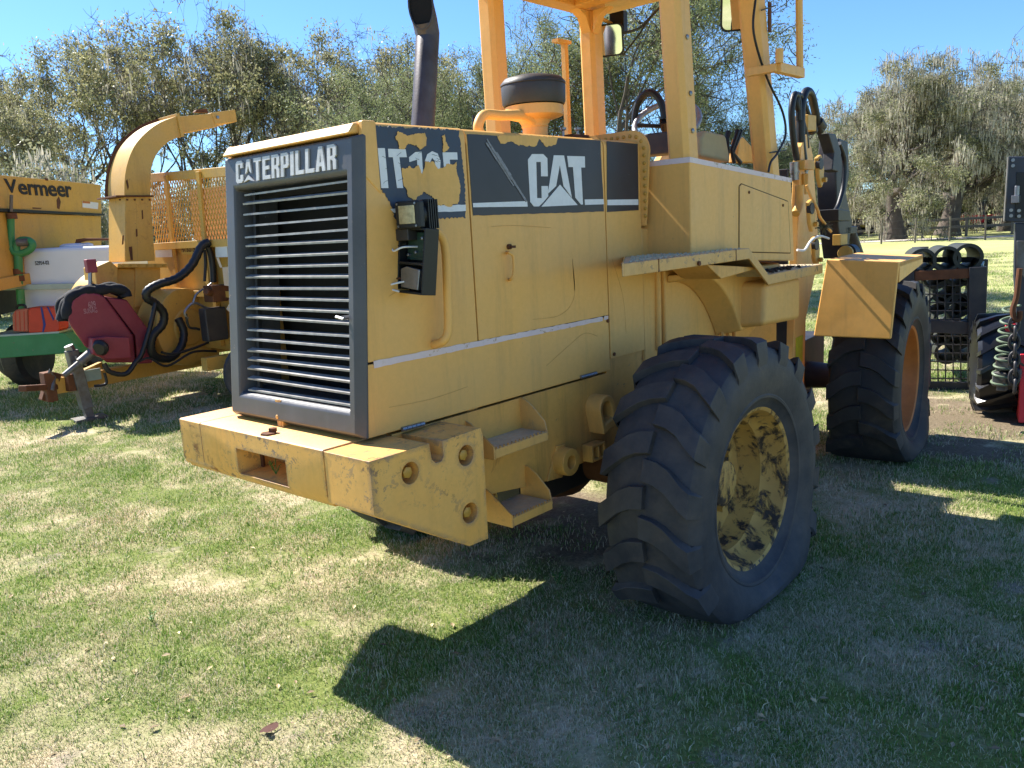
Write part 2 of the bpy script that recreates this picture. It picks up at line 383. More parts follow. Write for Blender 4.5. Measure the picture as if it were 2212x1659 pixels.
# ---- block letters
def bar(*r): x0, x1, y0, y1 = r; return [(x0, y0), (x1, y0), (x1, y1), (x0, y1)]
tX, tY = .36, .17
GLY = {'I': [bar(0, 1, 0, 1)], 'L': [[(0, 0), (1, 0), (1, tY), (tX, tY), (tX, 1), (0, 1)]],
 'T': [[(.5-tX/2, 0), (.5+tX/2, 0), (.5+tX/2, 1-tY), (1, 1-tY), (1, 1), (0, 1), (0, 1-tY), (.5-tX/2, 1-tY)]],
 'E': [[(0, 0), (1, 0), (1, tY), (tX, tY), (tX, .42), (.86, .42), (.86, .58), (tX, .58), (tX, 1-tY), (1, 1-tY), (1, 1), (0, 1)]],
 'P': [[(0, 0), (tX, 0), (tX, .36), (.8, .36), (1, .46), (1, .9), (.8, 1), (.5, 1), (.5, .86), (.64, .84), (.64, .52), (tX, .5), (tX, .86), (.5, .86), (.5, 1), (0, 1)]],
 'R': [[(0, 0), (tX, 0), (tX, .4), (.5, .4), (.64, .34), (.66, 0), (1, 0), (1, .36), (.84, .47), (1, .56), (1, .9), (.8, 1), (.5, 1), (.5, .86), (.64, .84), (.64, .56), (tX, .54), (tX, .86), (.5, .86), (.5, 1), (0, 1)]],
 'A': [[(0, 0), (.32, 0), (.37, .2), (.63, .2), (.68, 0), (1, 0), (.7, 1), (.5, 1), (.5, .76), (.58, .36), (.42, .36), (.5, .76), (.5, 1), (.3, 1)]],
 'C': [[(.2, 0), (.8, 0), (1, .1), (1, .36), (.64, .36), (.64, .17), (.36, .17), (.36, .83), (.64, .83), (.64, .66), (1, .66), (1, .9), (.8, 1), (.2, 1), (0, .9), (0, .1)]]}
GLYC = dict(GLY); GLYC['A'] = [[(.12, .36), (.34, .46), (.5, .74), (.66, .46), (.88, .36), (.7, 1), (.3, 1)], [(-.12, 0), (.5, .3), (1.12, 0), (.5, .1)]]
# raised maker name across the top of the grille frame
xs = 0.0; W = {'I': .42, 'A': 1.12}
word = 'CATERPILLAR'; tot = sum(W.get(c, 1)+.22 for c in word)-.22
yl, yr = .742, .100
sc_ = (yl-yr)/tot; zc0, zc1 = 1.948, 2.038
for ci, c in enumerate(word):
    wd = W.get(c, 1); g = G()
    for poly in (GLYC if ci == 1 else GLY)[c]:
        def place(q, off):
            u = xs+q[0]*wd; tt = u/tot
            zl = zc0+.006; zh = zc1
            z = zl+(zh-zl)*q[1]; return (gx(z, -.012-off), yl-u*sc_, z)
        if c == 'A' and ci != 1 or c in 'PR':
            # outlines with a counter are split by the touching seam; build as thin solid
            g.hexa([place(q, -.001) for q in poly], [place(q, .006) for q in poly])
        else: g.hexa([place(q, -.001) for q in poly], [place(q, .006) for q in poly])
    g.build('letter', WHTW, GF, 0); xs += wd+.22

# ---- decals on the hood side
dk = flat('decal', rag(S(C2([(1235, 208), (1500, 228), (1700, 232), (1920, 248), (1940, 380), (1972, 700), (1978, 968), (1640, 982), (1398, 985), (1370, 880), (1300, 760), (1228, 660), (1208, 560), (1215, 400), (1208, 300)])), .004, .007, 3), -.0008, NAVY, d1)
flat('stripe', rag(S(C2([(1355, 895), (1640, 868), (1975, 862), (1977, 915), (1640, 925), (1385, 928)])), .0012, .02, 4), -.0022, WHT, d1)
for i, poly in enumerate(([(1250, 395), (1308, 395), (1338, 725), (1280, 725)], [(1335, 400), (1480, 405), (1490, 470), (1428, 470), (1460, 725), (1410, 725), (1375, 470), (1340, 470)],
    [(1508, 470), (1560, 428), (1612, 424), (1632, 730), (1585, 730), (1575, 490), (1512, 510)],
    [(1640, 500), (1660, 445), (1700, 420), (1745, 440), (1768, 500), (1766, 560), (1740, 590), (1770, 640), (1760, 720), (1680, 725), (1650, 640), (1672, 590), (1690, 585), (1720, 560), (1722, 505), (1700, 475), (1685, 505), (1690, 560), (1672, 590), (1645, 560)],
    [(1785, 430), (1905, 430), (1910, 490), (1845, 490), (1850, 560), (1885, 562), (1888, 610), (1852, 612), (1862, 725), (1815, 725)])):
    flat('letter', S(C2(poly)), -.0024, WHT, d1)
rk = random.Random(21)
for k in range(16):
    x0_, y0_ = rk.choice([(1292, 0), (1430, 0), (1575, 0), (1720, 0)])[0]+rk.uniform(-25, 25), rk.uniform(430, 700); a_ = rk.uniform(-.7, .7); L_ = rk.uniform(25, 60)
    c_ = [(x0_+math.cos(a_)*L_*t+rk.uniform(-4, 4), y0_+math.sin(a_)*L_*t+rk.uniform(-4, 4)) for t in (0, .33, .66, 1)]
    flat('vinyl_crack', S(C2(c_+[(x, y+3) for x, y in c_[::-1]])), -.0037-.00002*k, NAVY, d1, .0006)
for i, poly in enumerate(([(1420, 268), (1500, 290), (1545, 270), (1640, 280), (1660, 300), (1650, 385), (1600, 400), (1545, 375), (1500, 360), (1470, 412), (1425, 405), (1400, 300)],
    [(1780, 292), (1810, 295), (1828, 380), (1822, 420), (1800, 425), (1778, 410), (1785, 350)],
    [(1445, 560), (1590, 545), (1610, 630), (1640, 510), (1700, 520), (1760, 560), (1800, 540), (1900, 515), (1905, 600), (1925, 700), (1915, 830), (1850, 880), (1800, 860), (1720, 850), (1690, 790), (1640, 755), (1590, 790), (1540, 830), (1500, 790), (1460, 690)])):
    flat('peeled_patch', rag(rag(S(C2(poly)), .006, .016, 8+i), .0022, .004, 30+i), -.004, PEEL, d1)
flat('decal', rag(S([(1008, 290), (1296, 303), (1304, 457), (1021, 466)]), .0012, .03, 5), -.0008, BLKD, d2)
flat('peeled_patch', rag(S(C3([(262, 800), (400, 795), (618, 805), (610, 850), (550, 862), (510, 815), (490, 862), (380, 852), (345, 830), (285, 848)])), .003, .01, 6), -.0024, PEEL, d2)
flat('stripe', S(C8([(878, 165), (1204, 153), (1207, 186), (880, 190)])), -.0022, WHT, d2)
flat('stripe', S(C8([(1550, 143), (1663, 141), (1666, 172), (1552, 176)])), -.0022, WHT, d2)
r0 = random.Random(11)
for k in range(9):
    t0 = r0.uniform(0, .55); t1 = min(1, t0+r0.uniform(.2, .45)); o_ = r0.uniform(-14, 14); w_ = r0.uniform(2, 7)
    f_ = lambda t: (185+t*250+o_, 800+t*390)
    a, b = f_(t0), f_(t1)
    flat('paint_scrape', rag(S(C3([(a[0]-w_, a[1]), (a[0]+w_, a[1]-4), (b[0]+w_, b[1]), (b[0]-w_, b[1]+4)])), .0009, .008, k), -.0019-.00035*k, simple('scrape_white', lin(150, 150, 156), .6, var=.5, scale=80) if k == 0 else bpy.data.materials['scrape_white'], d2)
LG = [[(1148, 333), (1172, 333), (1181, 342), (1182, 381), (1167.5, 381), (1167, 350), (1157, 350), (1159, 428), (1169, 428), (1168.5, 402), (1182.5, 402), (1183, 424), (1173, 436), (1163, 446), (1152, 446), (1144, 436), (1139, 345)],
      [(1195, 335.5), (1217, 336), (1234, 427), (1216, 402), (1208, 356), (1200, 402), (1182, 419)],
      [(1208.5, 399), (1246.5, 443), (1168, 446.5)],
      [(1224, 337), (1262, 338), (1262.5, 362), (1254, 362), (1258, 442), (1254, 442), (1241.5, 427), (1236.5, 361), (1227, 361)]]
for q in LG: flat('letter', S(q), -.0024, WHT, d2)
flat('decal', S([(1310, 305), (1377, 311), (1379, 454), (1311, 458)]), -.0008, BLKD, bd)
flat('stripe', S(C8([(1686, 145), (1872, 142), (1872, 176), (1687, 178)])), -.0022, WHT, bd)
# rubbed pink stripe on the lower panel
flat('stripe', rag(S([(806, 780), (1301, 684), (1301, 693), (808, 795)]), .0014, .025, 9), -.0012, PINK, lp)
flat('stripe', rag(S([(1304, 683.5), (1313, 681.5), (1313, 689), (1304, 691)]), .002, .01, 9), -.0012, PINK, lp)
rs_ = random.Random(17); SCR_ = simple('scratch_brown', lin(196, 148, 80), .6, var=.3)
for par, pts in ((d2, [(1150, 690), (1210, 680), (1240, 640), (1236, 560)]), (lp, [(1180, 790), (1230, 745), (1262, 720), (1290, 726)]), (lp, [(840, 880), (930, 862), (1010, 835)]), (d2, [(1060, 490), (1110, 487), (1190, 492)]), (d1, [(840, 640), (880, 610), (900, 560)]), (bd, [(1322, 560), (1345, 640), (1352, 720)])):
    sp3 = spline([Vector((a, b, 0)) for a, b in pts], 8); top_ = [(p.x, p.y-.2-rs_.uniform(0, .3)) for p in sp3]; bot_ = [(p.x, p.y+.2+rs_.uniform(0, .25)) for p in sp3]
    flat('scratch', S(top_+bot_[::-1]), -.0012, SCR_, par, .0006)
# handles, lock, hinges
hp = [ay(932, 500, .0), ay(937, 497, -.05), ay(948, 503, -.06), ay(962, 535, -.062), ay(967, 640, -.062), ay(968, 712, -.062), ay(957, 737, -.05), ay(937, 744, .0)]
g = G(); g.tube(spline(hp, 5), .0165, 12); P('grab_rail', g, YEL, d1)
hp = [ay(1096, 546, 0), ay(1100, 546, -.025), ay(1109, 555, -.03), ay(1110, 590, -.03), ay(1104, 603, -.022), ay(1100, 604, 0)]
g = G(); g.tube(spline(hp, 4), .0065, 8); P('door_handle', g, YEL, d2)
q = ay(1098, 533, 0); g = G(); g.cyl((q.x, 0, q.z), (q.x, -.012, q.z), .011, n=14).box(q.x-.004, q.x+.022, -.022, -.012, q.z-.006, q.z+.004); P('door_lock', g, RUSTM, d2)
for a, b in (((868, 928), (916, 915)), ((1254, 815), (1288, 806))):
    A, B = ay(*a, -.006), ay(*b, -.006); g = G(); d = (B-A)
    for k in range(5): g.cyl(A+d*(k/5+.01), A+d*((k+1)/5-.01), .0085, n=8)
    P('hinge', g, STEEL, lp)
for a, b in ((1326, 765), (1312, 693)):
    q = ay(a, b, 0); g = G(); g.cyl((q.x, .004, q.z), (q.x, -.006, q.z), .009, n=8); P('panel_bolt', g, RUSTM, bd)
# riveted flange round the front end of the hood
def hood_out(e, n=8):
    r_ = .05+e
    o = [(-e, 1.70), (-e, ZT-.05)] + [(-e+r_-r_*math.cos(t), ZT-.05+r_*math.sin(t)) for t in [math.pi/2*k/n for k in range(1, n+1)]]
    return o
oo = hood_out(.052)+[(.426, ZT+.052)]; ii = hood_out(-.004)+[(.426, ZT-.004)]
oo = [(p[0]+(.03 if p[1] < 1.71 else 0), p[1]-(.0)) for p in oo]
g = G()
for k in range(len(oo)-1):
    g.hexa([(1.792, *oo[k]), (1.792, *oo[k+1]), (1.792, *ii[k+1]), (1.792, *ii[k])], [(1.806, *oo[k]), (1.806, *oo[k+1]), (1.806, *ii[k+1]), (1.806, *ii[k])])
FL = P('rivet_flange', g, YEL, LD)
mid = hood_out(.025); L = 0; path = [(mid[0][0], 1.735)]+mid[1:]+[(.426, ZT+.025)]
acc = [0]
for a, b in zip(path, path[1:]): acc.append(acc[-1]+math.hypot(b[0]-a[0], b[1]-a[1]))
def along(s):
    for i in range(len(path)-1):
        if s <= acc[i+1]: t = (s-acc[i])/(acc[i+1]-acc[i]); return (path[i][0]+(path[i+1][0]-path[i][0])*t, path[i][1]+(path[i+1][1]-path[i][1])*t)
    return path[-1]
g = G(); g.lathe([(.0095, 0), (.0095, .004), (.006, .008), (0, .009)], (0, 0, 0), (-1, 0, 0), 8); rm = g.mesh('rivet', BOLT)
for k in range(22):
    s = .01+k*.036
    if s > acc[-1]: break
    q = along(s); o = bpy.data.objects.new('rivet', rm); COL.objects.link(o); o.location = (1.792, q[0], q[1]); child(o, FL)

# ---- things on top of the hood
EX = .43
pts = [(.77, EX, ZT), (.77, EX, 2.2), (.848, EX, 2.52), (.85, EX, 2.54)]
g = G(); g.tube([(.757, EX, ZT-.02), (.835, EX, 2.53), (.838, EX, 2.55), (.822, EX-.006, 2.60), (.79, EX-.02, 2.66)], [.05, .05, .051, .053, .055], 24, caps=False)
g.bm.verts.ensure_lookup_table(); mc, mn2, md = Vector((.79, EX-.02, 2.635)), Vector((-.86, -.46, .05)), Vector((-.45, -.18, .87)).normalized()
for v in g.bm.verts[-24:]: v.co += md*(-(v.co-mc).dot(mn2)/md.dot(mn2))
mouth = [v.co.copy() for v in g.bm.verts[-24:]]
E_ = P('exhaust_stack', g, EXH, LD)
mm0 = sum(mouth, Vector())/24; g = G(); g.f([g.v(mm0+(p-mm0)*.9-mn2*.004) for p in mouth]); P('stack_mouth_shade', g, DARK, E_)  # dark disc paints the shade inside the pipe
g = G(); g.tube([mm0+(p-mm0)*.96 for p in mouth]+[mm0+(mouth[0]-mm0)*.96], .004, 6, caps=False); P('mouth_rim', g, EXH, E_)
PX = 1.52
g = G(); g.lathe([(0, ZT-.02), (.07, ZT-.02), (.07, ZT+.01), (.062, ZT+.015), (.062, 2.20), (.066, 2.205), (.066, 2.215), (.08, 2.235), (.135, 2.25), (.142, 2.255), (.142, 2.30), (.0, 2.307)], (PX, YC, 0), (0, 0, 1), 32); PC = P('air_precleaner', g, YEL, LD)
g = G(); g.lathe([(0, 2.305), (.15, 2.305), (.155, 2.317), (.158, 2.39), (.155, 2.398), (.16, 2.4), (.158, 2.41), (.14, 2.43), (.09, 2.442), (0, 2.447)], (PX, YC, 0), (0, 0, 1), 36); P('precleaner_bowl', g, BOWL, PC)
hz = [(1.14, .40, ZT-.01), (1.1, .40, ZT+.04), (1.085, .40, 2.185), (1.13, .40, 2.235), (1.25, .40, 2.24), (1.42, .40, 2.25), (1.50, .40, 2.20), (1.49, .40, ZT+.05), (1.44, .40, ZT-.01)]
g = G(); g.tube(spline(hz, 5), .023, 12); P('hood_grab_handle', g, YEL, LD)
g = G(); g.box(1.60, 1.84, .25, .52, ZT, ZT+.035).box(1.66, 1.80, .3, .44, ZT+.035, ZT+.06); P('engine_cover_plate', g, RUSTM, LD, .006)
for x, y in ((1.66, .36), (1.74, .33)):
    g = G(); g.lathe([(.006, 0), (.006, .03), (.016, .035), (.016, .045), (0, .047)], (x, y, ZT+.05), (0, 0, 1), 10); P('cover_knob', g, STEEL, LD)
g = G(); g.cyl((1.24, .52, ZT), (1.24, .52, ZT+.05), .035, n=14).cyl((1.24, .52, ZT+.05), (1.24, .52, ZT+.065), .045, n=14); P('filler_cap', g, BOLT, LD)
g = G(); g.tube([(1.27, .6, ZT), (1.27, .6, ZT+.16)], .008, 8); P('dipstick', g, BLK, LD)

# ---- rear work light, broken lamp box with its wiring
q0, q1 = ay(855, 452, -.04), ay(886, 488, -.04)
lx = q0.x; LM = Matrix.Translation((.235, -.07, 1.787)) @ Matrix.Rotation(R(8), 4, 'Z')
g = G(LM); g.box(-.042, -.01, -.055, .055, -.048, .048); WL = P('work_light', g, BLK, LD, .008)
g = G(LM); g.lathe([(.045, 0), (.05, .01), (.05, .05), (.03, .07), (0, .072)], (-.012, 0, 0), (1, 0, 0), 20); P('light_body', g, BLK, WL)
g = G(LM)
for k in range(5): g.box(.008+k*.012, .013+k*.012, -.056, .056, -.05, .05)
P('cooling_fin', g, BLK, WL)
g = G(LM); g.box(-.0445, -.0425, -.036, .036, -.03, .032); P('lens', g, LENS, WL, .001)
g = G(LM)
for yy in (-.04, .04):
    for zz in (-.038, .038): g.cyl((-.043, yy, zz), (-.047, yy, zz), .004, n=8)
P('lamp_screw', g, STEEL, WL)
g = G(LM); g.tube(spline([(.05, -.02, -.04), (.065, -.03, -.06), (.085, -.01, -.09), (.08, .03, -.12)], 4), .011, 8); P('light_arm', g, BLK, WL)
g = G(); g.box(.2, .245, -.065, .0, 1.70, 1.742); P('light_bracket', g, BLKM, WL, .004)
BM = Matrix.Translation((.205, -.062, 1.63)) @ Matrix.Rotation(R(6), 4, 'Y') @ Matrix.Rotation(R(4), 4, 'X')
g = G(BM); g.box(-.005, .06, -.075, -.067, -.115, .115).box(.05, .06, -.067, .062, -.115, .115).box(-.005, .05, .055, .062, -.115, .115).box(-.005, .05, -.067, .055, .107, .115).box(-.005, .05, -.067, .055, -.115, -.107).box(-.005, .05, -.067, .055, -.014, -.004)
BX = P('broken_lamp_box', g, BLK, LD, .002)
g = G(BM); g.box(.03, .036, -.06, .05, .004, .1); P('circuit_board', g, PCB, BX)
g = G(BM)
for a, b in ((-.03, .08), (.03, .085), (.0, .03), (.038, .02), (-.045, .04)): g.lathe([(.007, 0), (.006, .01), (0, .013)], (.03, a, b), (-1, 0, 0), 10)
P('lamp_socket', g, STEEL, BX)
g = G(BM); g.prism([(-.045, -.1), (.045, -.095), (.05, -.03), (.02, -.02), (-.05, -.028)], 'x', .0, .02); P('loose_lamp_plate', g, STEEL, BX, .003)
for k, (m, pp) in enumerate(((WHT, [(.03, .0, .05), (-.02, .02, .045), (-.03, .06, .03), (-.01, .085, .07)]), (WHT, [(.02, .02, -.07), (-.03, .05, -.085), (-.035, .08, -.1), (-.02, .03, -.11)]), (RUSTM, [(.02, .03, -.06), (-.02, .07, -.07), (-.03, .09, -.09)]), (HOSE, [(.02, .05, .06), (-.02, .09, .03), (-.01, .13, -.03), (.0, .17, -.04)]))):
    g = G(BM); g.tube(spline(pp, 5), .0035, 6); P('loose_wire', g, m, BX)

# ---- rear counterweight
XB, YB0, YB1, ZB0, ZB1 = -.161, -.2, 1.052, .806, 1.017
g = G(); ch = .028
prof = [(XB+.03, ZB0), (XB, ZB0+.045), (XB, ZB1-.004), (XB+.006, ZB1), (.30, ZB1), (.30, ZB0-.02), (.1, ZB0-.03)]
A = [(x, .048, z) for x, z in prof]; B = [(x, YB1, z) for x, z in prof]
g.hexa(A, B); BP = P('counterweight', g, YELB, LD, .012, 3)
pk = [ax(a, b, XB) for a, b in ((513, 974), (613, 1001), (617, 1046), (522, 1022))]
ya, yb, za, zb = pk[1].y, pk[0].y, (pk[2].z+pk[3].z)/2, (pk[0].z+pk[1].z)/2
cA = G().hexa([(XB-.02, yb+.012, za-.012), (XB-.02, ya-.012, za-.012), (XB-.02, ya-.012, zb+.012), (XB-.02, yb+.012, zb+.012)], [(XB+.17, yb-.01, za+.004), (XB+.17, ya+.01, za+.004), (XB+.17, ya+.01, zb-.004), (XB+.17, yb-.01, zb-.004)])
g1 = ax(437, 960, XB).y; g2 = ax(728, 1040, XB).y
cB = G().box(XB-.02, XB+.006, g1-.003, g1+.003, .7, 1.1); cB2 = G().box(XB-.02, .29, g1-.003, g1+.003, ZB1-.004, 1.1)
cC = G().box(XB-.02, XB+.012, g2-.017, g2+.017, .7, 1.1); cC2 = G().box(XB+.013, .29, g2+.006, g2+.012, ZB1-.006, 1.1)
cut(BP, cA, cB, cB2, cC, cC2)
g = G(); q = ax(573, 1020, XB+.1); g.box(XB+.09, XB+.1, q.y-.008, q.y+.008, za, zb); P('pocket_pin', g, RUSTM, BP)
# tow pin on top
q = az(606, 922, ZB1); g = G()
g.hexa([(q.x+.0, q.y-.02, ZB1-.002), (q.x+.06, q.y-.02, ZB1-.002), (q.x+.05, q.y-.02, ZB1+.03), (q.x+.02, q.y-.02, ZB1+.10), (q.x+.0, q.y-.02, ZB1+.108)], [(q.x+.0, q.y-.008, ZB1-.002), (q.x+.06, q.y-.008, ZB1-.002), (q.x+.05, q.y-.008, ZB1+.03), (q.x+.02, q.y-.008, ZB1+.10), (q.x+.0, q.y-.008, ZB1+.108)])
g.box(q.x, q.x+.012, q.y-.008, q.y+.022, ZB1-.002, ZB1+.108); g.cyl((q.x-.01, q.y+.005, ZB1+.04), (q.x+.002, q.y+.005, ZB1+.04), .009, n=10)
P('lift_lug', g, YELB, BP, .004)
q = az(580, 938, ZB1); g = G(); g.cyl((q.x, q.y, ZB1), (q.x, q.y, ZB1+.006), .03, n=6).cyl((q.x+.02, q.y+.0, ZB1+.006), (q.x+.02, q.y, ZB1+.02), .016, n=6); P('loose_nut', g, RUSTM, BP)
# side weights (near one in full)
SW = C6([(1312, 578), (1575, 498), (1718, 452), (1735, 560), (1762, 586), (1800, 575), (1816, 540), (1806, 436), (2066, 348), (2082, 400), (2118, 1098), (1992, 1150), (1345, 945)])
sp = S(SW, YB0)
sp2 = [(x, z) for x, z in sp]
for side, (y0, y1) in enumerate(((YB0, .045), (YB1-.24, YB1+.002))):
    g = G(); g.prism(sp2, 'y', y0-.001, y1); o = P('side_weight', g, YELB, LD, .014, 3)
    if side == 0:
        SWO = o; cs = []
        for a, b in ((1590, 655), (1968, 535), (1995, 925)):
            q = ay(*C6([(a, b)])[0], YB0); cs.append((q.x, q.z))
        cut(o, *[G().lathe([(0, -.03), (.040, -.03), (.035, .055), (0, .055)], (x, YB0, z), (0, 1, 0), 28) for x, z in cs])
for x, z in cs:
    g = G(); g.lathe([(.022, 0), (.022, -.042), (.017, -.045), (.0, -.045)], (x, YB0+.055, z), (0, 1, 0), 6); P('weight_bolt', g, BOLT, SWO, .002)
    
# ---- chassis under the hood
g = G(); g.prism([(.12, .74), (.12, 1.012), (1.47, 1.012), (1.49, 1.14), (3.4, 1.14), (3.4, .62), (2.2, .55), (1.3, .62), (.95, .60), (.5, .66)], 'y', .016, .05)
CH = P('chassis_side', g, YELD, LD, .003)
g = G(); g.prism([(.12, .74), (.12, 1.0), (1.5, 1.0), (1.9, 1.12), (2.95, 1.12), (2.95, .62), (2.2, .55), (1.3, .62), (.5, .66)], 'y', .78, .81); P('chassis_side', g, YELD, LD, .003)
g = G(); g.box(.3, 2.9, .1, .76, .6, 1.0).box(1.0, 2.3, .2, .62, .42, .62).cyl((.9, .44, .56), (2.9, .44, .52), .09); P('driveline_light_block', g, BLKM, LD)  # shaft inside a plain dark mass added to block light under the machine
g = G(); g.lathe([(.085, -.62), (.1, -.45), (.1, -.2), (.2, -.1), (.23, 0), (.2, .1), (.1, .2), (.1, .45), (.085, .62)], (1.595, YC, .515), (0, 1, 0), 20); P('rear_axle', g, RUSTM, LD)
# trunnion, casting eye, tow loop behind the wheel
a = ay(1216, 995, .0)
g = G(); g.lathe([(.03, .0), (.03, -.06), (.062, -.06), (.066, 0), (.03, 0)], (a.x, .01, a.z), (0, 1, 0), 24); g.prism([(a.x-.11, a.z-.07), (a.x-.03, a.z+.075), (a.x+.03, a.z+.07), (a.x, a.z-.08)], 'y', .005, .035); P('axle_pivot', g, YELD, LD, .003)
a = ay(1290, 893, .0)
TM = Matrix.Translation((a.x, -.02, a.z)) @ Matrix.Rotation(R(-14), 4, 'Y')
lo = arc((0, .035), .062, 0, math.pi, 12); lo = lo+[(-.062, -.075), (.062, -.075)]
li = arc((0, .03), .036, 0, math.pi, 12)+[(-.036, -.03)]+[(.036, -.03)]
g = G(TM)
n_ = len(lo)
V = [[g.v((p[0], y, p[1])) for p in l] for l, y in ((lo, .05), (lo, -.05), (li, -.045), (li, .05))]
for a_, b_ in zip(V, V[1:]):
    for k in range(n_): g.f([a_[k], a_[(k+1) % n_], b_[(k+1) % n_], b_[k]])
P('tow_eye', g, YEL, LD, .008, 3)
g = G(TM); g.box(-.05, .05, .04, .05, -.06, .08); P('tow_eye_back', g, YELD, LD)
a = ay(1276, 973, .0); 
g = G(Matrix.Translation((a.x, -.01, a.z))); g.box(-.055, -.04, -.04, .02, -.04, .04).box(.04, .055, -.04, .02, -.04, .04).box(-.04, .04, -.04, .02, .028, .04).box(-.04, .04, -.04, .02, -.04, -.028).box(-.005, .007, -.04, .02, -.028, .028); P('box_bracket', g, YELD, LD, .003)
g = G(Matrix.Translation((a.x, .02, a.z))); g.box(-.04, .04, .0, .01, -.03, .03); P('bracket_shade_plate', g, DARK, LD)  # dark plate painted in for the shade inside the bracket

# ---- two tread-plate steps beside the counterweight
for k, (fl, frt, x0, zz, dpt) in enumerate((((1068, 975), (1182, 945), .42, None, .17), ((1107, 1122), (1192, 1098), .42, None, .17))):
    yo = -.125
    A, B = ay(*fl, yo), ay(*frt, yo); z = A.z
    g = G(); g.box(A.x, B.x, yo, .05, z-.0, z+.006); ST = P('boarding_step', g, CHK, LD, .002)
    g = G(); g.box(A.x, B.x, yo-.006, yo, z-.03, z+.008); P('step_edge', g, YELT, ST, .003)
    n_t = 14; g = G()
    for i in range(n_t): x = A.x+(B.x-A.x)*(i+.5)/n_t; g.prism([(x-.004, z+.004), (x+.004, z+.004), (x, z+.016)], 'y', yo-.004, yo+.004)
    P('step_teeth', g, YELT, ST)
    g = G(); g.prism([(yo-.006, z-.035), (yo-.006, z+.02), (-.01, z+.10), (.05, z+.12), (.05, z-.035)], 'x', A.x-.008, A.x); P('step_side', g, YELT, ST, .004)
    g = G(); g.prism([(yo-.004, z-.01), (yo+.01, z+.05), (-.05, z+.11), (-.0, z+.14), (.05, z+.14), (.05, z-.01)], 'x', B.x, B.x+.008); P('step_side', g, YELT, ST, .004)
    g = G(); g.box(A.x+.03, A.x+.09, .036, .045, z+.02, z+.15); P('step_plate', g, YELT, ST, .003)
    for zz2 in (z+.05, z+.12):
        g = G(); g.cyl((A.x+.07, .036, zz2), (A.x+.07, .024, zz2), .011, n=6); P('step_bolt', g, BOLT, ST)

# ---- wheels
def tyre_geo(Rr, wd, seed, flat_z, cz, nl=18, hub=.374):
    """tyre round the local y axis, outer side towards -y; flat bottom where it stands"""
    h = wd/2
    prof = [(hub-.015, -h*.80), (hub+.01, -h*.86), (hub+.035, -h*.92), (hub+.04, -h*.955), (hub+.052, -h*.96), (hub+.057, -h*.945), (hub+.12, -h*1.02), (Rr-.14, -h*1.03), (Rr-.085, -h*.99), (Rr-.055, -h*.9), (Rr-.042, -h*.72), (Rr-.036, -h*.4), (Rr-.034, 0)]
    prof = prof + [(r_, -y) for r_, y in prof[-2::-1]]
    g = G(); g.lathe(prof, (0, 0, 0), (0, 1, 0), 96)
    dphi = 2*math.pi/nl; r_ = random.Random(seed)
    for side in (-1, 1):
        for k in range(nl):
            if Rr*math.sin(k*dphi+(dphi/2 if side > 0 else 0)+.10)+cz < .05: continue
            p0 = k*dphi + (dphi/2 if side > 0 else 0) + r_.uniform(-.01, .01)
            st = [(-.04, .0, 0), (.26, .015, 0), (.50, .05, 0), (.80, .13, .001), (.97, .17, .010), (1.04, .19, .085)]
            hw = [.047, .048, .049, .050, .052, .05]
            rows = []
            for (s, ph, dr), q in zip(st, hw):
                y = side*s*h; top = Rr-.006 - dr; base = Rr-.045 - dr*.98
                if s > 1: base = Rr-.15; y2 = side*h*.985
                else: y2 = y
                row = []
                for rad, dd, yy in ((base, -q*1.12, y2), (top, -q, y), (top, q, y), (base, q*1.12, y2)):
                    a = p0+ph*1.0+dd/Rr
                    row.append((rad*math.cos(a), yy, rad*math.sin(a)))
                rows.append(row)
            V = [[g.v(p) for p in row] for row in rows]
            for a_, b_ in zip(V, V[1:]):
                for i in range(3): g.f([a_[i], a_[i+1], b_[i+1], b_[i]])
            g.f(V[0]); g.f(V[-1][::-1])
    for v in g.bm.verts:
        zz = v.co.z+cz; rr = math.hypot(v.co.x, v.co.z)
        if zz < .34 and rr > hub+.02:
            t = max(0, min(1, (.34-zz)/.34)); t = t*t*(3-2*t)
            b = .05*t*min(1, (rr-hub)/.12); v.co.y += math.copysign(b, v.co.y) if abs(v.co.y) > .08 else 0
        q_ = (zz-flat_z)/.035
        if q_ < 8: v.co.z = flat_z-cz+.035*math.log1p(math.exp(q_))
    return g
def wheel(x, y, cz, rot, out, mat, rimmat, label=None, hi=True):
    """out = -1: outer face towards -y"""
    M = Matrix.Translation((x, y, cz)) @ Matrix.Rotation(rot, 4, 'Z')
    if out > 0: M = M @ Matrix.Rotation(math.pi, 4, 'Z')
    g = G(); g.lathe([(.385, -.165), (.388, -.172), (.37, -.178), (.355, -.17), (.345, -.14), (.335, -.09), (.305, -.06), (.298, .02), (.285, .05), (.24, .055), (.21, .06), (.12, .06), (.11, .04), (.105, -.03), (.09, -.04), (0, -.042)], (0, 0, 0), (0, 1, 0), 48)
    wh = P('wheel', g, rimmat, LD); wh.matrix_basis = wh.matrix_basis; 
    wh.data.transform(M)
    nm_ = G().cyl((0, .06, 0), (0, .025, 0), .017, n=6).mesh('wheel_nut', rimmat)
    for k in range(12):
        a = 2*math.pi*k/12; b = bpy.data.objects.new('wheel_nut', nm_); COL.objects.link(b); b.matrix_basis = M @ Matrix.Translation((.185*math.cos(a), 0, .185*math.sin(a))); mb = b.matrix_basis.copy(); child(b, wh)
    t = tyre_geo(.685, .43, int(x*10), .012, cz).build('tyre', mat, wh, .014, 3, angle=32); t.data.transform(M)
    return wh
wheel(1.595, -.51, .515, 0, -1, TYRE, RIM)
wheel(1.595, .852+.51, .54, 0, 1, TYRE, RIM)

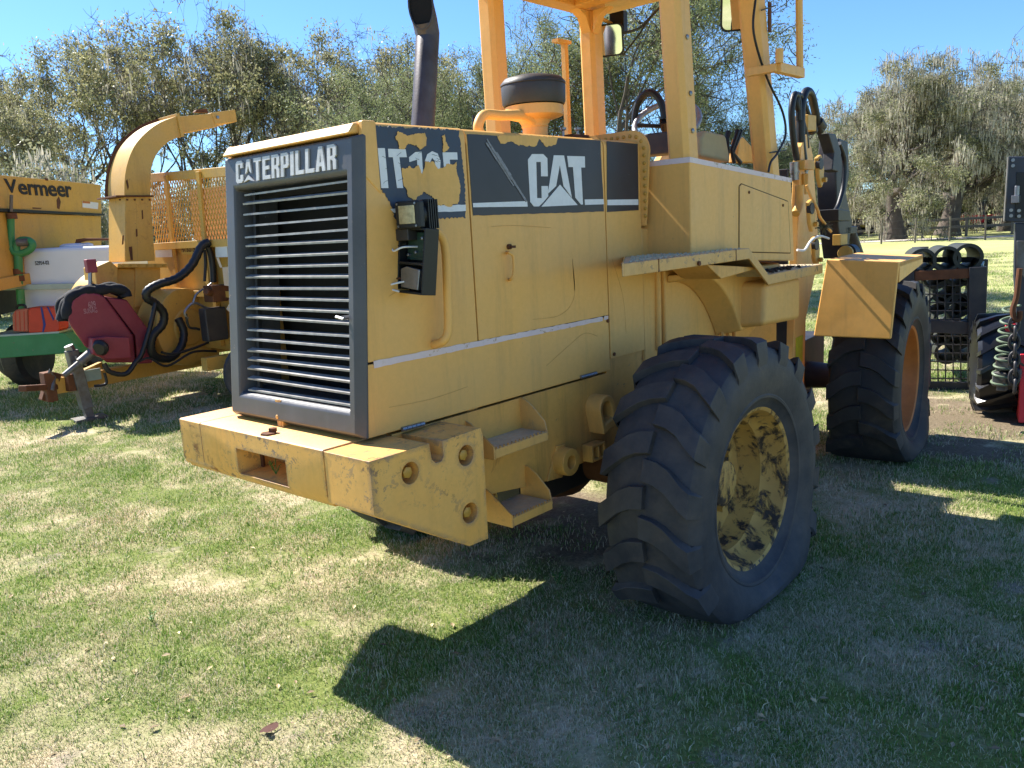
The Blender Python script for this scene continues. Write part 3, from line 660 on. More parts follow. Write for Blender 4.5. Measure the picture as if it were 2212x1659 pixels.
# ---- operator platform: box, steps, pillars, roof
XA, XF, YR, YL_ = 1.85, 3.045, -.24, 1.092
g = G(); g.hexa([(XA, YR, 1.52), (3.07, YR, 1.44), (XF-.03, YR, 1.915), (XA, YR, 2.005)], [(XA, .36, 1.52), (3.07, .36, 1.44), (XF-.03, .36, 1.915), (XA, .36, 2.005)])
BXC = P('platform_box', g, YEL, LD, .008)
g = G(); g.hexa([(XA-.0015, YR-.0015, 1.982), (XF-.028, YR-.0015, 1.892), (XF-.03, YR-.0015, 1.917), (XA-.0015, YR-.0015, 2.007)], [(XA-.0015, .02, 1.982), (XF-.028, .02, 1.892), (XF-.03, .02, 1.917), (XA-.0015, .02, 2.007)]); P('trim_strip', g, PINK, BXC)
g = G(); dq = [(2.35, 1.535), (3.005, 1.49), (2.965, 1.785), (2.38, 1.882), (2.355, 1.87)]
g.prism(dq, 'y', YR-.004, YR+.01); DP = P('access_panel', g, YEL, BXC, .003)
og = G()
for a, b in zip(dq, dq[1:]+dq[:1]): og.tube([(a[0], YR+.001, a[1]), (b[0], YR+.001, b[1])], .005, 6)
P('panel_seal', og, simple('seal_brown', lin(96, 74, 40), .8), BXC)
for x, z in ((2.46, 1.84), (2.89, 1.765)):
    g = G(); g.cyl((x, YR-.004, z), (x, YR-.009, z), .008, n=8); P('panel_screw', g, RUSTM, DP)
g = G(); g.box(XA, 3.0, .36, 1.092, 1.42, 1.50).box(XA, 1.9, .36, 1.092, 1.5, 1.95).box(XA, 3.0, 1.05, 1.092, 1.5, 1.93); P('platform_floor', g, YEL, LD, .004)
# column and edge pipe between hood and platform
g = G(); g.prism([(1.795, 1.0), (1.795, 1.69), (1.93, 1.68), (1.93, 1.0)], 'y', .004, .05); P('side_column', g, YEL, LD, .012, 3)
g = G(); g.tube([(1.935, .0, 1.68), (1.92, .0, 1.06)], .018, 10); P('column_pipe', g, YEL, LD)
# tread-plate walkway: level part, slope, lower part
ys = -.34
xa, xb, xc, xd = 1.10, 2.24, 2.47, 3.22; z1, z2 = 1.556, 1.405
g = G(); top = [(xa, z1), (xb, z1), (xc, z2), (xd, z2+.005)]
loop = top+[(x, z-.012) for x, z in top[::-1]]
g.hexa([(x, ys, z) for x, z in loop], [((1.64 if x == xa else x), -.004, z) for x, z in loop]); WK = P('walkway', g, CHK, LD)
g = G(); edge = top+[(x, z-.055) for x, z in top[::-1]]
g.prism(edge, 'y', ys-.012, ys); P('walkway_edge', g, YELT, WK, .004)
g = G(); g.prism([(xa-.014, ys-.012), (xa, ys-.012), (1.64, -.004), (1.622, -.004)], 'z', z1-.055, z1+.003); P('walkway_end', g, YELT, WK, .004)
g = G()
for i in range(44):
    for j in range(7):
        x = xa+.02+i*.0475; y = ys+.03+j*.045
        if x < xa+(y-ys)*1.6+.05: continue
        if x < xb-.02: z = z1
        elif x > xc+.02: z = z2+.003
        else: continue
        g.prism([(x-.01, y), (x, y-.006), (x+.01, y), (x, y+.006)], 'z', z, z+.005)
P('tread_studs', g, CHK, WK)['kind'] = 'stuff'
q = ay(1508, 569, ys-.012); g = G(); g.cyl((q.x, ys-.012, q.z), (q.x, ys-.022, q.z), .011, n=10); P('walkway_bolt', g, RUSTM, WK)
for px_ in ((1423, 570), (1590, 560)):
    q = ay(*px_, ys-.012); g = G(); g.box(q.x-.003, q.x+.003, ys-.0135, ys-.011, z1-.055, z1+.001); P('weld_seam', g, RUSTM, WK)
g = G(); g.hexa([(1.85, ys+.02, z1-.055), (2.38, ys+.02, 1.45), (2.38, ys+.02, 1.44), (2.0, ys+.02, 1.42)], [(1.85, -.1, z1-.055), (2.38, -.1, 1.45), (2.38, -.1, 1.44), (2.0, -.1, 1.42)]); P('walkway_brace', g, YELD, WK, .004)
rr = random.Random(4); g = G()
for k in range(70):
    x = rr.uniform(2.5, 2.95); y = YR-.012-abs(rr.gauss(0, .03)); s = rr.uniform(.006, .016); g.lathe([(0, 0), (s, .001), (s*.7, s*.7), (0, s)], (x, y, z2+.004), (rr.uniform(-.3, .3), rr.uniform(-.3, .3), 1), 6)
tag(P('leaf_debris', g, DIRTM, WK), None, None, kind='stuff')
# moulded fender / tank under the walkway
def curve2(a, b, c, n=10): return [((1-t)**2*a[0]+2*t*(1-t)*b[0]+t*t*c[0], (1-t)**2*a[1]+2*t*(1-t)*b[1]+t*t*c[1]) for t in [k/n for k in range(n+1)]]
g = G(); g.prism([(1.95, 1.0), (1.95, 1.50), (3.05, 1.50), (3.05, 1.06), (2.9, 1.0)], 'y', -.03, .02); P('inner_fender', g, YEL, LD, .01)
arch = curve2((1.97, 1.40), (2.28, 1.42), (2.48, 1.06)); arch2 = curve2((1.97, 1.34), (2.22, 1.35), (2.40, 1.03))
g = G()
g.hexa([(1.96, -.03, 1.0), *[(x, -.03, z) for x, z in arch2[::-1]]] if False else [(x, -.03, z) for x, z in arch]+[(3.04, -.03, 1.09), (3.04, -.03, 1.44), (1.97, -.03, 1.44)],
       [(x+.04, -.17, z+.03) for x, z in arch]+[(3.03, -.17, 1.12), (3.03, -.17, 1.43), (2.0, -.17, 1.45)])
P('fender_moulding', g, YEL, LD, .03, 4)
g = G(); g.hexa([(2.5, -.1, 1.10), (3.03, -.1, 1.09), (3.03, -.1, 1.36), (2.52, -.1, 1.36)], [(2.53, -.30, 1.12), (3.02, -.30, 1.10), (3.02, -.30, 1.35), (2.55, -.30, 1.35)]); P('fuel_tank', g, YEL, LD, .03, 4)
g = G()
for k in range(3): g.tube(spline([(2.50+k*.07, -.05, 1.12), (2.47+k*.07, -.08, 1.02), (2.40+k*.07, -.05, .9)], 4), .012, 8)
P('hydraulic_line', g, YELD, LD)
# pillars
def pillar(b, t, w_=.115, d_=.125):
    c = .022
    sec = [(0, c), (c, 0), (d_-c, 0), (d_, c), (d_, w_-c), (d_-c, w_), (c, w_), (0, w_-c)]
    g = G(); g.hexa([(b[0]+p[0], b[1]+p[1], b[2]) for p in sec], [(t[0]+p[0], t[1]+p[1], t[2]) for p in sec]); return P('pillar', g, YEL, LD, .004)
ZR = 3.04
pr = pillar((1.856, -.225, 1.99), (1.79, -.21, ZR)); pillar((1.875, .98, 1.45), (1.86, .975, ZR)); pf = pillar((2.77, -.235, 1.90), (2.55, -.225, ZR)); pl = pillar((2.83, .975, 1.45), (2.79, .965, ZR))
for zz in (2.13, 2.30, 2.55):
    g = G(); g.lathe([(.012, 0), (.012, .005), (0, .012)], (1.86-(zz-2)*.066+.055, -.226+(zz-2)*.014, zz), (0, -1, 0), 8); P('pillar_bolt', g, STEEL, pr)
# roof; its out-of-view edges are stretched to widen the shadow on the ground
RF = (1.5, 3.3, -.5, 1.19)
g = G(); g.box(RF[0], RF[1], RF[2], RF[3], ZR+.09, ZR+.13); ROOF = P('canopy_roof', g, YEL, LD, .012)
g = G(); g.box(1.78, 2.95, -.22, -.1, ZR, ZR+.089).box(1.78, 2.95, .97, 1.09, ZR, ZR+.089).box(1.78, 1.9, -.1, .97, ZR, ZR+.089).box(2.62, 2.74, -.1, .97, ZR, ZR+.089); P('roof_beam', g, YELD, ROOF, .006)
for (x, y, sx, sy) in ((1.90, 1.0, 1, 0), (2.80, 1.0, -1, 0), (2.79, .96, 0, -1), (1.91, -.16, 1, 0), (2.6, -.16, -1, 0)):
    g = G(); 
    if sx: g.prism([(x, ZR), (x+sx*.13, ZR), (x+sx*.05, ZR-.04), (x, ZR-.14)], 'y', y-.02, y+.05)
    else: g.prism([(y, ZR), (y+sy*.13, ZR), (y+sy*.05, ZR-.04), (y, ZR-.14)], 'x', x-.0, x+.06)
    P('corner_gusset', g, YEL, ROOF, .004)
g = G(); g.cyl((2.55, .62, ZR+.085), (2.55, .62, ZR+.055), .055, n=20); P('dome_light', g, BLK, ROOF)
g = G(); a = dep(962, 6, 4.3); g.tube([(1.9, 1.02, ZR+.01), (1.5, 1.03, ZR-.01)], .016, 8); g.box(1.47, 1.9, 1.0, 1.06, ZR-.002, ZR+.012); P('lamp_rail', g, YELD, ROOF)
# thin standards and aerial
g = G(); g.box(2.70, 2.735, 1.12, 1.15, 2.0, 2.86).box(2.62, 2.76, 1.11, 1.16, 2.86, 2.88); P('guard_bar', g, YELD, LD)
g = G(); g.tube([(2.02, 1.03, 2.4), (1.96, 1.03, 2.85), (1.93, 1.03, 3.04)], .008, 6); P('aerial', g, GALV, LD)
# mirrors
def mirror(c, w_, h, yaw_, tilt):
    M = Matrix.Translation(c) @ Matrix.Rotation(yaw_, 4, 'Z') @ Matrix.Rotation(tilt, 4, 'Y')
    sec = [(y, z) for y, z in arc((w_/2-.035, h/2-.035), .035, 0, math.pi/2, 4)+arc((-w_/2+.035, h/2-.035), .035, math.pi/2, math.pi, 4)+arc((-w_/2+.035, -h/2+.035), .035, math.pi, 1.5*math.pi, 4)+arc((w_/2-.035, -h/2+.035), .035, 1.5*math.pi, 2*math.pi, 4)]
    g = G(M); g.hexa([(-.018, y, z) for y, z in sec], [(.02, y*.9, z*.9) for y, z in sec]); mm = P('mirror', g, BLK, LD, .006)
    g = G(M); g.hexa([(-.020, y*.86, z*.88) for y, z in sec], [(-.0185, y*.86, z*.88) for y, z in sec]); P('mirror_glass', g, MIR, mm); return mm
m1 = mirror(dep(1317, 87, 5.35), .19, .20, R(24), R(-9)); c = dep(1317, 87, 5.35)
g = G(); g.box(c.x+.03, c.x+.08, c.y-.09, c.y+.02, c.z+.04, c.z+.17); P('mirror_mount', g, BLK, m1, .006)
g = G(); g.tube([c+Vector((.05, 0, .1)), (2.86, .98, 3.02)], .012, 8); P('mirror_arm', g, YELD, m1)
c2 = dep(1588, 24, 4.55); m2 = mirror(c2, .165, .21, R(36), R(-12)); g = G(); g.tube([c2+Vector((.03, 0, .08)), c2+Vector((.1, .05, .3)), (2.7, -.17, 3.05)], .012, 8); P('mirror_arm', g, BLK, m2)
# loose cable tied to the front pillar, cab wiring
def pf_x(z): return 2.77-(z-1.9)*.193
cab = [(1632, 0), (1627, 60), (1640, 120), (1662, 180), (1690, 240), (1697, 290), (1680, 330), (1665, 350), (1660, 372)]
g = G(); g.tube(spline([ay(a, b, -.255) for a, b in cab], 5), .0065, 7); P('loose_cable', g, HOSE, pf)
for a, b in (((1645, 22), (1675, 12)), ((1648, 160), (1685, 148)), ((1663, 330), (1697, 325))):
    g = G(); g.tube([ay(*a, -.246), ay(*b, -.244)], .004, 6); P('cable_tie', g, BLK, pf)
g = G(); q = ay(1663, 35, -.237); g.box(q.x-.015, q.x+.015, -.24, -.232, q.z-.08, q.z+.07); P('old_tape', g, RUSTM, pf)
g = G(); g.tube(spline([dep(1345, 120, 5.2), dep(1380, 75, 5.1), dep(1400, 45, 5.0), dep(1430, 12, 4.8)], 4), .006, 6).tube(spline([dep(1347, 72, 5.2), dep(1378, 62, 5.1), dep(1402, 40, 5.0), dep(1432, 8, 4.8)], 4), .008, 6); P('roof_wiring', g, HOSE, ROOF)
# side hand rail
yq = -.36
g = G(); a, b, c_, d = ay(1690, 158, yq), ay(1728, 158, yq), ay(1724, 0, yq), ay(1684, 140, -.25)
g.tube([b, (b.x-.03, yq, 3.05)], .02, 8).box(a.x-.06, b.x+.02, yq-.02, yq+.02, b.z-.025, b.z+.025).box(a.x-.08, a.x-.04, yq, -.2, b.z-.02, b.z+.02); P('hand_rail', g, YEL, LD, .003)
g = G(); g.cyl((a.x-.06, yq-.01, b.z+.02), (a.x-.06, yq-.01, b.z+.09), .02, n=10); P('rail_boss', g, YEL, LD)
# controls
c = dep(1440, 264, 4.75); 
g = G(); M = Matrix.Translation(c) @ Vector((-.62, -.22, .75)).to_track_quat('Z', 'Y').to_matrix().to_4x4()
ringp = [M @ Vector((.185*math.cos(t), .185*math.sin(t), 0)) for t in [2*math.pi*k/32 for k in range(33)]]
g.tube(ringp, .017, 10, caps=False); SWH = P('steering_wheel', g, TAPE, LD)
g = G(); g.tube([M @ Vector((-.17, 0, 0)), M @ Vector((0, 0, -.03)), M @ Vector((.12, .12, 0))], .012, 8).tube([M @ Vector((0, 0, -.02)), M @ Vector((.12, -.12, 0))], .012, 8).cyl(M @ Vector((0, 0, -.04)), M @ Vector((0, 0, .02)), .04).tube([M @ Vector((0, 0, -.03)), M @ Vector((.05, 0, -.45))], .035, 10); P('steering_column', g, BLK, SWH)
q = dep(1425, 300, 4.6)
g = G(Matrix.Translation(q) @ Matrix.Rotation(R(5), 4, 'Z')); g.box(-.06, .06, -.12, .1, -.09, .03); P('instrument_box', g, BLKM, LD, .01)
g = G(Matrix.Translation(dep(1402, 262, 4.8))); g.tube([(0, .1*math.cos(t), .16*math.sin(t)) for t in [math.pi*k/14 for k in range(15)]], .02, 8); P('seat_hoop', g, BLK, LD)
s0 = S([(1500, 338), (1502, 298), (1512, 283), (1555, 293), (1566, 352)], .02)
g = G(); g.prism([(x, z if z > 1.97 else 1.9) for x, z in s0], 'y', -.02, .16); P('arm_console', g, simple('tan_console', lin(176, 160, 122), .7, var=.2), LD, .02, 3)
for a in ([(1586, 352), (1580, 325), (1592, 290), (1594, 282)], [(1600, 352), (1583, 330), (1596, 295), (1600, 283)], [(1570, 352), (1572, 325), (1570, 300), (1574, 285)]):
    g = G(); g.tube([ay(*p, .02) for p in a], [.012, .012, .014, .017], 8); P('control_lever', g, BLK, LD)
g = G(); g.prism(S([(1592, 300), (1600, 296), (1650, 352), (1585, 352)], .2), 'y', .18, .24); P('seat_back', g, YELD, LD, .01)

# ---- front frame, turned a little to the left at the hinge
FM = Matrix.Translation((2.95, YC, 0)) @ Matrix.Rotation(R(6.0), 4, 'Z') @ Matrix.Translation((-2.95, -YC, 0))
def PF(name, g, mat, bevel=0, parent=LD, seg=2): return P(name, g, mat, parent, bevel, seg)
tw = [(3.46, .45), (3.50, 1.0), (3.56, 1.6), (3.62, 2.14), (3.76, 2.24), (3.88, 2.1), (4.0, 1.7), (4.05, 1.4), (3.76, 1.0), (3.73, .45)]
for y0 in (-.1, .90):
    g = G(FM); g.prism(tw, 'y', y0, y0+.05); o = PF('arm_tower', g, YEL, .006)
    if y0 < 0: TW = o
g = G(FM); g.box(3.5, 3.53, -.05, .9, .5, 2.0).box(3.2, 4.6, .0, .85, .42, .8).box(2.9, 3.3, .2, .65, .5, 1.3); PF('front_frame', g, BLKM, .005)  # black colour on the frame stands in for shade under the fender
for (a, b, rr_, ll) in ((1767, 372, .04, 1), (1748, 468, .04, 1), (1758, 545, .03, 1)):
    q = ay(a, b, -.13); g = G(); g.prism([(q.x-.045, q.z+.09), (q.x+.01, q.z+.11), (q.x+.06, q.z+.02), (q.x+.05, q.z-.07), (q.x+.02, q.z-.1), (q.x-.02, q.z-.04)], 'y', -.15, -.12); o = PF('pin_retainer', g, YELC, .008, TW)
    g = G(); g.cyl((q.x-.01, -.13, q.z+.05), (q.x-.01, -.156, q.z+.05), .036, n=16); PF('hinge_pin', g, BLKM, 0, o)
    g = G(); g.cyl((q.x+.03, -.13, q.z-.05), (q.x+.03, -.175, q.z-.05), .016, n=6); PF('pin_bolt', g, BOLT, 0, o)
# loader arms and links in black steel
g = G(); g.prism(S([(1792, 300), (1812, 308), (1815, 380), (1808, 420), (1822, 480), (1815, 530), (1800, 560), (1790, 480), (1785, 380)], .12), 'y', .05, .2); AR = PF('lift_arm', g, BLKM, .012)
g = G(); g.prism(S([(1783, 288), (1800, 290), (1812, 330), (1806, 372), (1792, 368), (1796, 330)], .0), 'y', -.02, .06); PF('arm_bracket', g, BLKM, .008)
g = G(); g.prism(S([(1796, 452), (1822, 456), (1822, 478), (1796, 478)], .0), 'y', -.05, .1); PF('valve_block', g, BLK, .005)
q = ay(1836, 545, .0)
g = G(); g.lathe([(0, -.02), (.05, -.02), (.055, 0), (.055, .03), (0, .03)], (q.x-.08, .0, q.z), (-1, -.12, 0), 20); PF('front_lamp', g, YELC, .003)
g = G(); g.lathe([(0, 0), (.06, 0), (.07, .1), (0, .12)], (q.x-.05, .0, q.z-.0), (1, .1, -.1), 20); PF('lamp_bucket', g, BLK)
g = G(); g.box(q.x-.14, q.x, .02, .08, q.z+.06, q.z+.14); PF('lamp_bracket', g, YELC, .003)
g = G(); g.hexa([ay(a, b, .05) for a, b in ((1826, 488), (1852, 488), (1852, 506), (1826, 506))], [ay(a, b, .05)+Vector((.03, .12, 0)) for a, b in ((1826, 488), (1852, 488), (1852, 506), (1826, 506))]); PF('link_head', g, BLKM, .01)
g = G(); g.tube([ay(1836, 500, .1), ay(1862, 575, .1)], .045, 10); PF('tilt_link', g, BLKM)
g = G(); g.tube([ay(1818, 560, .1), ay(1820, 590, .1)], .05, 10); PF('cylinder_rod', g, STEEL)
# hoses over the tower
for pts, rad in (([(1722, 350), (1714, 300), (1710, 240), (1716, 205), (1724, 215), (1726, 260)], .021), ([(1735, 345), (1730, 300), (1731, 230), (1741, 198), (1754, 210), (1765, 262), (1772, 285)], .028), ([(1743, 320), (1738, 280), (1722, 228), (1724, 206), (1732, 212), (1745, 245), (1752, 268)], .018), ([(1812, 310), (1824, 345), (1822, 400), (1812, 440), (1804, 456)], .018)):
    g = G(); g.tube(spline([ay(a, b, .0) for a, b in pts], 6), rad, 10); PF('hydraulic_hose', g, HOSE)
for a, b, rad in ((1714, 375, .03), (1733, 372, .033)):
    q, q2 = ay(a+2, b-25, .0), ay(a+3, b+14, .0); g = G(); g.tube([q, q+(q2-q)*.6, q+(q2-q)*.62, q2], [rad, rad, rad*.85, rad*.85], 12); PF('hose_fitting', g, STEEL)
g = G(); q = ay(1752, 290, .0); g.tube([ay(1765, 262, .0), ay(1774, 275, .0)], .04, 10).tube([ay(1750, 264, .02), ay(1756, 285, .02)], .035, 10); PF('hose_coupling', g, BLKM)
g = G(); g.box(q.x-.1, q.x+.04, -.02, .1, q.z+.02, q.z+.12); PF('valve_cap', g, YELC, .005)
g = G(); a = ay(1735, 360, -.03); g.box(a.x-.05, a.x+.12, -.06, .02, a.z-.02, a.z+.04).tube([ay(1739, 375, -.04), ay(1739, 420, -.04)], .02, 8).tube(spline([ay(1727, 400, -.05), ay(1726, 440, -.05), ay(1718, 462, -.05)], 5), .028, 10); PF('steel_pipe', g, YELC, .003)
g = G(); g.tube(spline([ay(1742, 400, -.12), ay(1752, 425, -.14), ay(1765, 450, -.16), ay(1772, 470, -.14), ay(1795, 500, -.1)], 6), .010, 7); PF('lamp_cable', g, YELD)
g = G(); g.tube(spline([ay(1722, 540, -.16), ay(1738, 540, -.18), ay(1752, 520, -.18), ay(1770, 510, -.15), ay(1790, 515, -.1)], 6), .008, 7); PF('white_cable', g, LBL)
rr = random.Random(9); g = G(); q = ay(1780, 490, -.12)
for k in range(60):
    d = Vector((rr.gauss(0, 1), rr.gauss(0, 1), rr.gauss(0, 1))).normalized()*rr.uniform(.03, .07); g.tube([q+d*.2, q+d], .0025, 3, caps=False)
tag(P('moss_clump', g, simple('dry_moss', lin(96, 98, 82), .9, var=.3), LD), None, None, kind='stuff')
q = ay(1745, 750, -.105); g = G(FM); g.box(3.53, 3.68, -.104, -.101, .72, .9); PF('warning_label', g, LBLY, 0, TW)
# front fender
fx = 3.44
g = G(); c0 = [ax(a, b, fx) for a, b in ((1786, 560), (1942, 566), (1924, 733), (1757, 726))]
g.hexa(c0, [p+Vector((.03, .003, 0)) for p in c0]); FF = P('front_fender', g, YEL, LD, .008)
g = G(); t0, t1 = c0[0], c0[1]; fd = Vector((math.cos(R(6)), math.sin(R(6)), 0))
t0, t1 = t0+Vector((.032, .004, -.002)), t1+Vector((.032, .004, -.002)); g.hexa([t0, t1, t1-Vector((0, 0, .03)), t0-Vector((0, 0, .03))], [t0+fd*.75, t1+fd*.75, t1+fd*.75-Vector((0, 0, .03)), t0+fd*.75-Vector((0, 0, .03))])
g.hexa([t1, t1+Vector((0, .025, 0)), t1+Vector((0, .025, -.12)), t1+Vector((0, 0, -.12))], [t1+fd*.75, t1+fd*.75+Vector((0, .025, 0)), t1+fd*.75+Vector((0, .025, -.06)), t1+fd*.75+Vector((0, 0, -.06))])
P('fender_top', g, YEL, FF, .004)
p = FM @ Vector((4.19, -.51, 0)); wheel(p.x, p.y, .54, R(6), -1, TYRED, ORNG)
p = FM @ Vector((4.19, .852+.51, 0)); wheel(p.x, p.y, .54, R(6), 1, TYRED, ORNG)
g = G(FM); g.lathe([(.085, -.62), (.1, -.45), (.1, -.2), (.2, -.1), (.23, 0), (.2, .1), (.1, .2), (.1, .45), (.085, .62)], (4.19, YC, .53), (0, 1, 0), 20); PF('front_axle', g, BLKM)

# ================================================================== LEFT: towed forage grinder
C1 = lambda pts: crop(pts, 0, 216.9, .4249)
def onplane(pts, axis, val): return [{'x': ax, 'y': ay, 'z': az}[axis](a, b, val) for a, b in C1(pts)]
GR = thing('towed_grinder', (2.6, 7.0, 0), 'yellow towed grinder with tall bent discharge chute and mesh screen, left of the loader', 'farm machine')
def PG(name, g, mat, bevel=0, parent=GR, seg=2): return g.build(name, mat, parent, bevel, seg)
YC0, XC0 = 7.05, 2.33            # near faces of the chute column
# column: front corner edge shared by the -x face and the -y face
colB = onplane([(635, 820), (787, 815)], 'y', YC0); colT = onplane([(635, 490), (765, 490)], 'y', YC0)
dy = .42
g = G(); A = [colB[0], colB[1], colT[1], colT[0]]
g.hexa(A, [p+Vector((0, dy, 0)) for p in A]); CHU = PG('discharge_chute', g, YELC, .008)
g = G(); m0, m1 = onplane([(700, 815), (690, 492)], 'y', YC0); g.hexa([m0+Vector((0, -.004, 0)), colB[1]+Vector((0, -.004, .0)), colT[1]+Vector((0, -.004, 0)), m1+Vector((0, -.004, 0))], [m0, colB[1], colT[1], m1]); PG('chute_overlay_plate', g, YELC, .002, CHU)
f0 = onplane([(600, 850), (850, 850), (850, 830), (600, 830)], 'y', YC0-.05); g = G(); g.hexa(f0, [p+Vector((-.02, .6, 0)) for p in f0]); PG('chute_base_flange', g, YELC, .004, CHU)
f0 = onplane([(590, 490), (782, 490), (782, 482), (590, 482)], 'y', YC0-.03); g = G(); g.hexa(f0, [p+Vector((0, .5, 0)) for p in f0]); PG('chute_flange', g, RUSTM, .002, CHU)
f0 = onplane([(690, 1050), (820, 1050), (815, 850), (690, 850)], 'y', YC0+.02); g = G(); g.hexa(f0, [p+Vector((-.05, .45, 0)) for p in f0]); PG('chute_neck', g, YELC, .006)
# elbow: outer and inner outlines on the near face, swept in depth
outer = [(632, 482), (634, 400), (648, 320), (682, 235), (740, 165), (815, 112), (905, 78)]
inner = [(765, 482), (766, 385), (775, 325), (800, 268), (842, 222), (885, 196), (932, 176)]
o3, i3 = spline(onplane(outer, 'y', YC0), 4), spline(onplane(inner, 'y', YC0), 4)
g = G(); D_ = Vector((0, dy, 0)); rings = [[g.v(a), g.v(b), g.v(b+D_), g.v(a+D_)] for a, b in zip(o3, i3)]
for a, b in zip(rings, rings[1:]):
    for k in range(4): g.f([a[k], a[(k+1) % 4], b[(k+1) % 4], b[k]])
g.f(rings[0]); g.f(rings[-1][::-1]); EL = PG('chute_elbow', g, YELC, 0, CHU)
g = G()
for k in range(len(o3)-1):
    a, b = o3[k], o3[k+1]; n_ = (a-i3[k]).normalized()*.012
    g.hexa([a+Vector((0, dy, 0)), b+Vector((0, dy, 0)), b+n_+Vector((0, dy, 0)), a+n_+Vector((0, dy, 0))], [a+Vector((0, dy+.012, 0)), b+Vector((0, dy+.012, 0)), b+n_*2.5+Vector((0, dy+.012, 0)), a+n_*2.5+Vector((0, dy+.012, 0))])
PG('elbow_seam', g, RUSTM, 0, EL)
f0 = onplane([(898, 66), (912, 66), (938, 182), (922, 184)], 'y', YC0-.02); g = G(); g.hexa(f0, [p+Vector((0, dy+.04, 0)) for p in f0]); PG('elbow_flange', g, YELC, .003, CHU)
f0 = onplane([(912, 82), (1085, 66), (1112, 132), (932, 166)], 'y', YC0+.01); g = G(); g.hexa(f0, [p+Vector((0, dy-.02, 0)) for p in f0]); SPO = PG('spout', g, YELC, .006, CHU)
f0 = onplane([(1075, 62), (1196, 46), (1206, 108), (1095, 122)], 'y', YC0); g = G(); g.hexa(f0, [p+Vector((0, dy, 0)) for p in f0]); PG('spout_deflector', g, YELC, .006, SPO)
q = onplane([(1104, 86)], 'y', YC0)[0]; g = G(); g.cyl(q, q+Vector((0, -.02, 0)), .018, n=10); PG('spout_bolt', g, STEEL, 0, SPO)
f0 = onplane([(990, 60), (1000, 46), (1050, 42), (1062, 62)], 'y', YC0+.15); g = G(); g.hexa(f0, [p+Vector((0, .06, 0)) for p in f0]); PG('spout_latch', g, RUSTM, .004, SPO)
for k in range(6):
    f = (k+.5)/6; q = onplane([(600+f*250, 840)], 'y', YC0-.052)[0]; g = G(); g.cyl(q, q+Vector((0, -.012, 0)), .014, n=6); PG('flange_bolt', g, BOLT, 0, CHU)
for k in range(5):
    q = onplane([(608+k*38, 505-k*0)], 'y', YC0-.005)[0]; g = G(); g.cyl(q, q+Vector((0, -.012, 0)), .011, n=6); PG('seam_bolt', g, RUSTM, 0, CHU)
for pts in ([(640, 410), (648, 400), (655, 440), (650, 455)], [(690, 655), (698, 652), (700, 690), (692, 694)], [(622, 690), (630, 684), (628, 730), (620, 735)], [(720, 560), (726, 556), (729, 600), (722, 606)], [(655, 745), (672, 742), (676, 812), (664, 812)]):
    f0 = onplane(pts, 'y', YC0-.0055); g = G(); g.hexa(f0, [p+Vector((0, .0015, 0)) for p in f0]); PG('rust_stain', g, RUSTM, 0, CHU)
# mesh screen, facing back towards the hitch
XS = 3.0
bt = onplane([(765, 372), (1160, 335), (1165, 735), (790, 735)], 'x', XS)
yL, yRr = max(bt[0].y, bt[3].y)+.05, 4.95; zt = bt[0].z; zb = bt[3].z
def zat(y, a, b): t = (a.y-y)/(a.y-b.y); return a.z+(b.z-a.z)*t
topz = lambda y: zat(y, bt[0], bt[1]); botz = lambda y: zat(y, bt[3], bt[2])
g = G(); g.hexa([(XS, yL, topz(yL)), (XS, yRr, topz(yRr)), (XS, yRr, topz(yRr)-.10), (XS, yL, topz(yL)-.10)], [(XS+.05, yL, topz(yL)), (XS+.05, yRr, topz(yRr)), (XS+.05, yRr, topz(yRr)-.10), (XS+.05, yL, topz(yL)-.10)]); SCR = PG('mesh_screen_frame', g, YELC, .006)
for (a, b) in (((845, 380), (872, 730)), ((1010, 362), (1036, 730))):
    p, q = onplane([a, b], 'x', XS-.01); ym = p.y; g = G(); g.hexa([(XS-.03, ym+.035, p.z), (XS-.03, ym-.035, p.z), (XS-.03, q.y-.035, q.z-.5), (XS-.03, q.y+.035, q.z-.5)], [(XS, ym+.035, p.z), (XS, ym-.035, p.z), (XS, q.y-.035, q.z-.5), (XS, q.y+.035, q.z-.5)]); PG('screen_post', g, YELC, .004, SCR)
g = G(); H_ = zt-.10-zb; st_ = .062; th = .006
k = -int(H_/st_)-1
while k*st_ < (yL-yRr):
    for s in (1, -1):
        y0 = yL-k*st_; 
        # strand from the bottom rail to the top rail
        pa = [0.0, H_]; ya_, yb_ = y0, y0-H_*.55
        if s < 0: ya_, yb_ = yb_, ya_
        # clip in y
        def clip(y0, z0, y1, z1):
            out = []
            for (yy, zz), (y2, z2) in (((y0, z0), (y1, z1)), ((y1, z1), (y0, z0))):
                if yy > yL: t = (yy-yL)/(yy-y2) if yy != y2 else 0; yy, zz = yL, zz+(z2-zz)*t
                elif yy < yRr: t = (yRr-yy)/(y2-yy) if yy != y2 else 0; yy, zz = yRr, zz+(z2-zz)*t
                out.append((yy, zz))
            return out
        if max(ya_, yb_) < yRr or min(ya_, yb_) > yL: continue
        (p0, p1) = clip(ya_, zb, yb_, zt-.10)
        o_ = .0 if s > 0 else .006
        g.hexa([(XS+.02+o_, p0[0]-th, p0[1]), (XS+.02+o_, p0[0]+th, p0[1]), (XS+.026+o_, p0[0]+th, p0[1]), (XS+.026+o_, p0[0]-th, p0[1])], [(XS+.02+o_, p1[0]-th, p1[1]), (XS+.02+o_, p1[0]+th, p1[1]), (XS+.026+o_, p1[0]+th, p1[1]), (XS+.026+o_, p1[0]-th, p1[1])])
    k += 1
tag(PG('expanded_mesh', g, YELC, 0, SCR), None, None, kind='stuff')
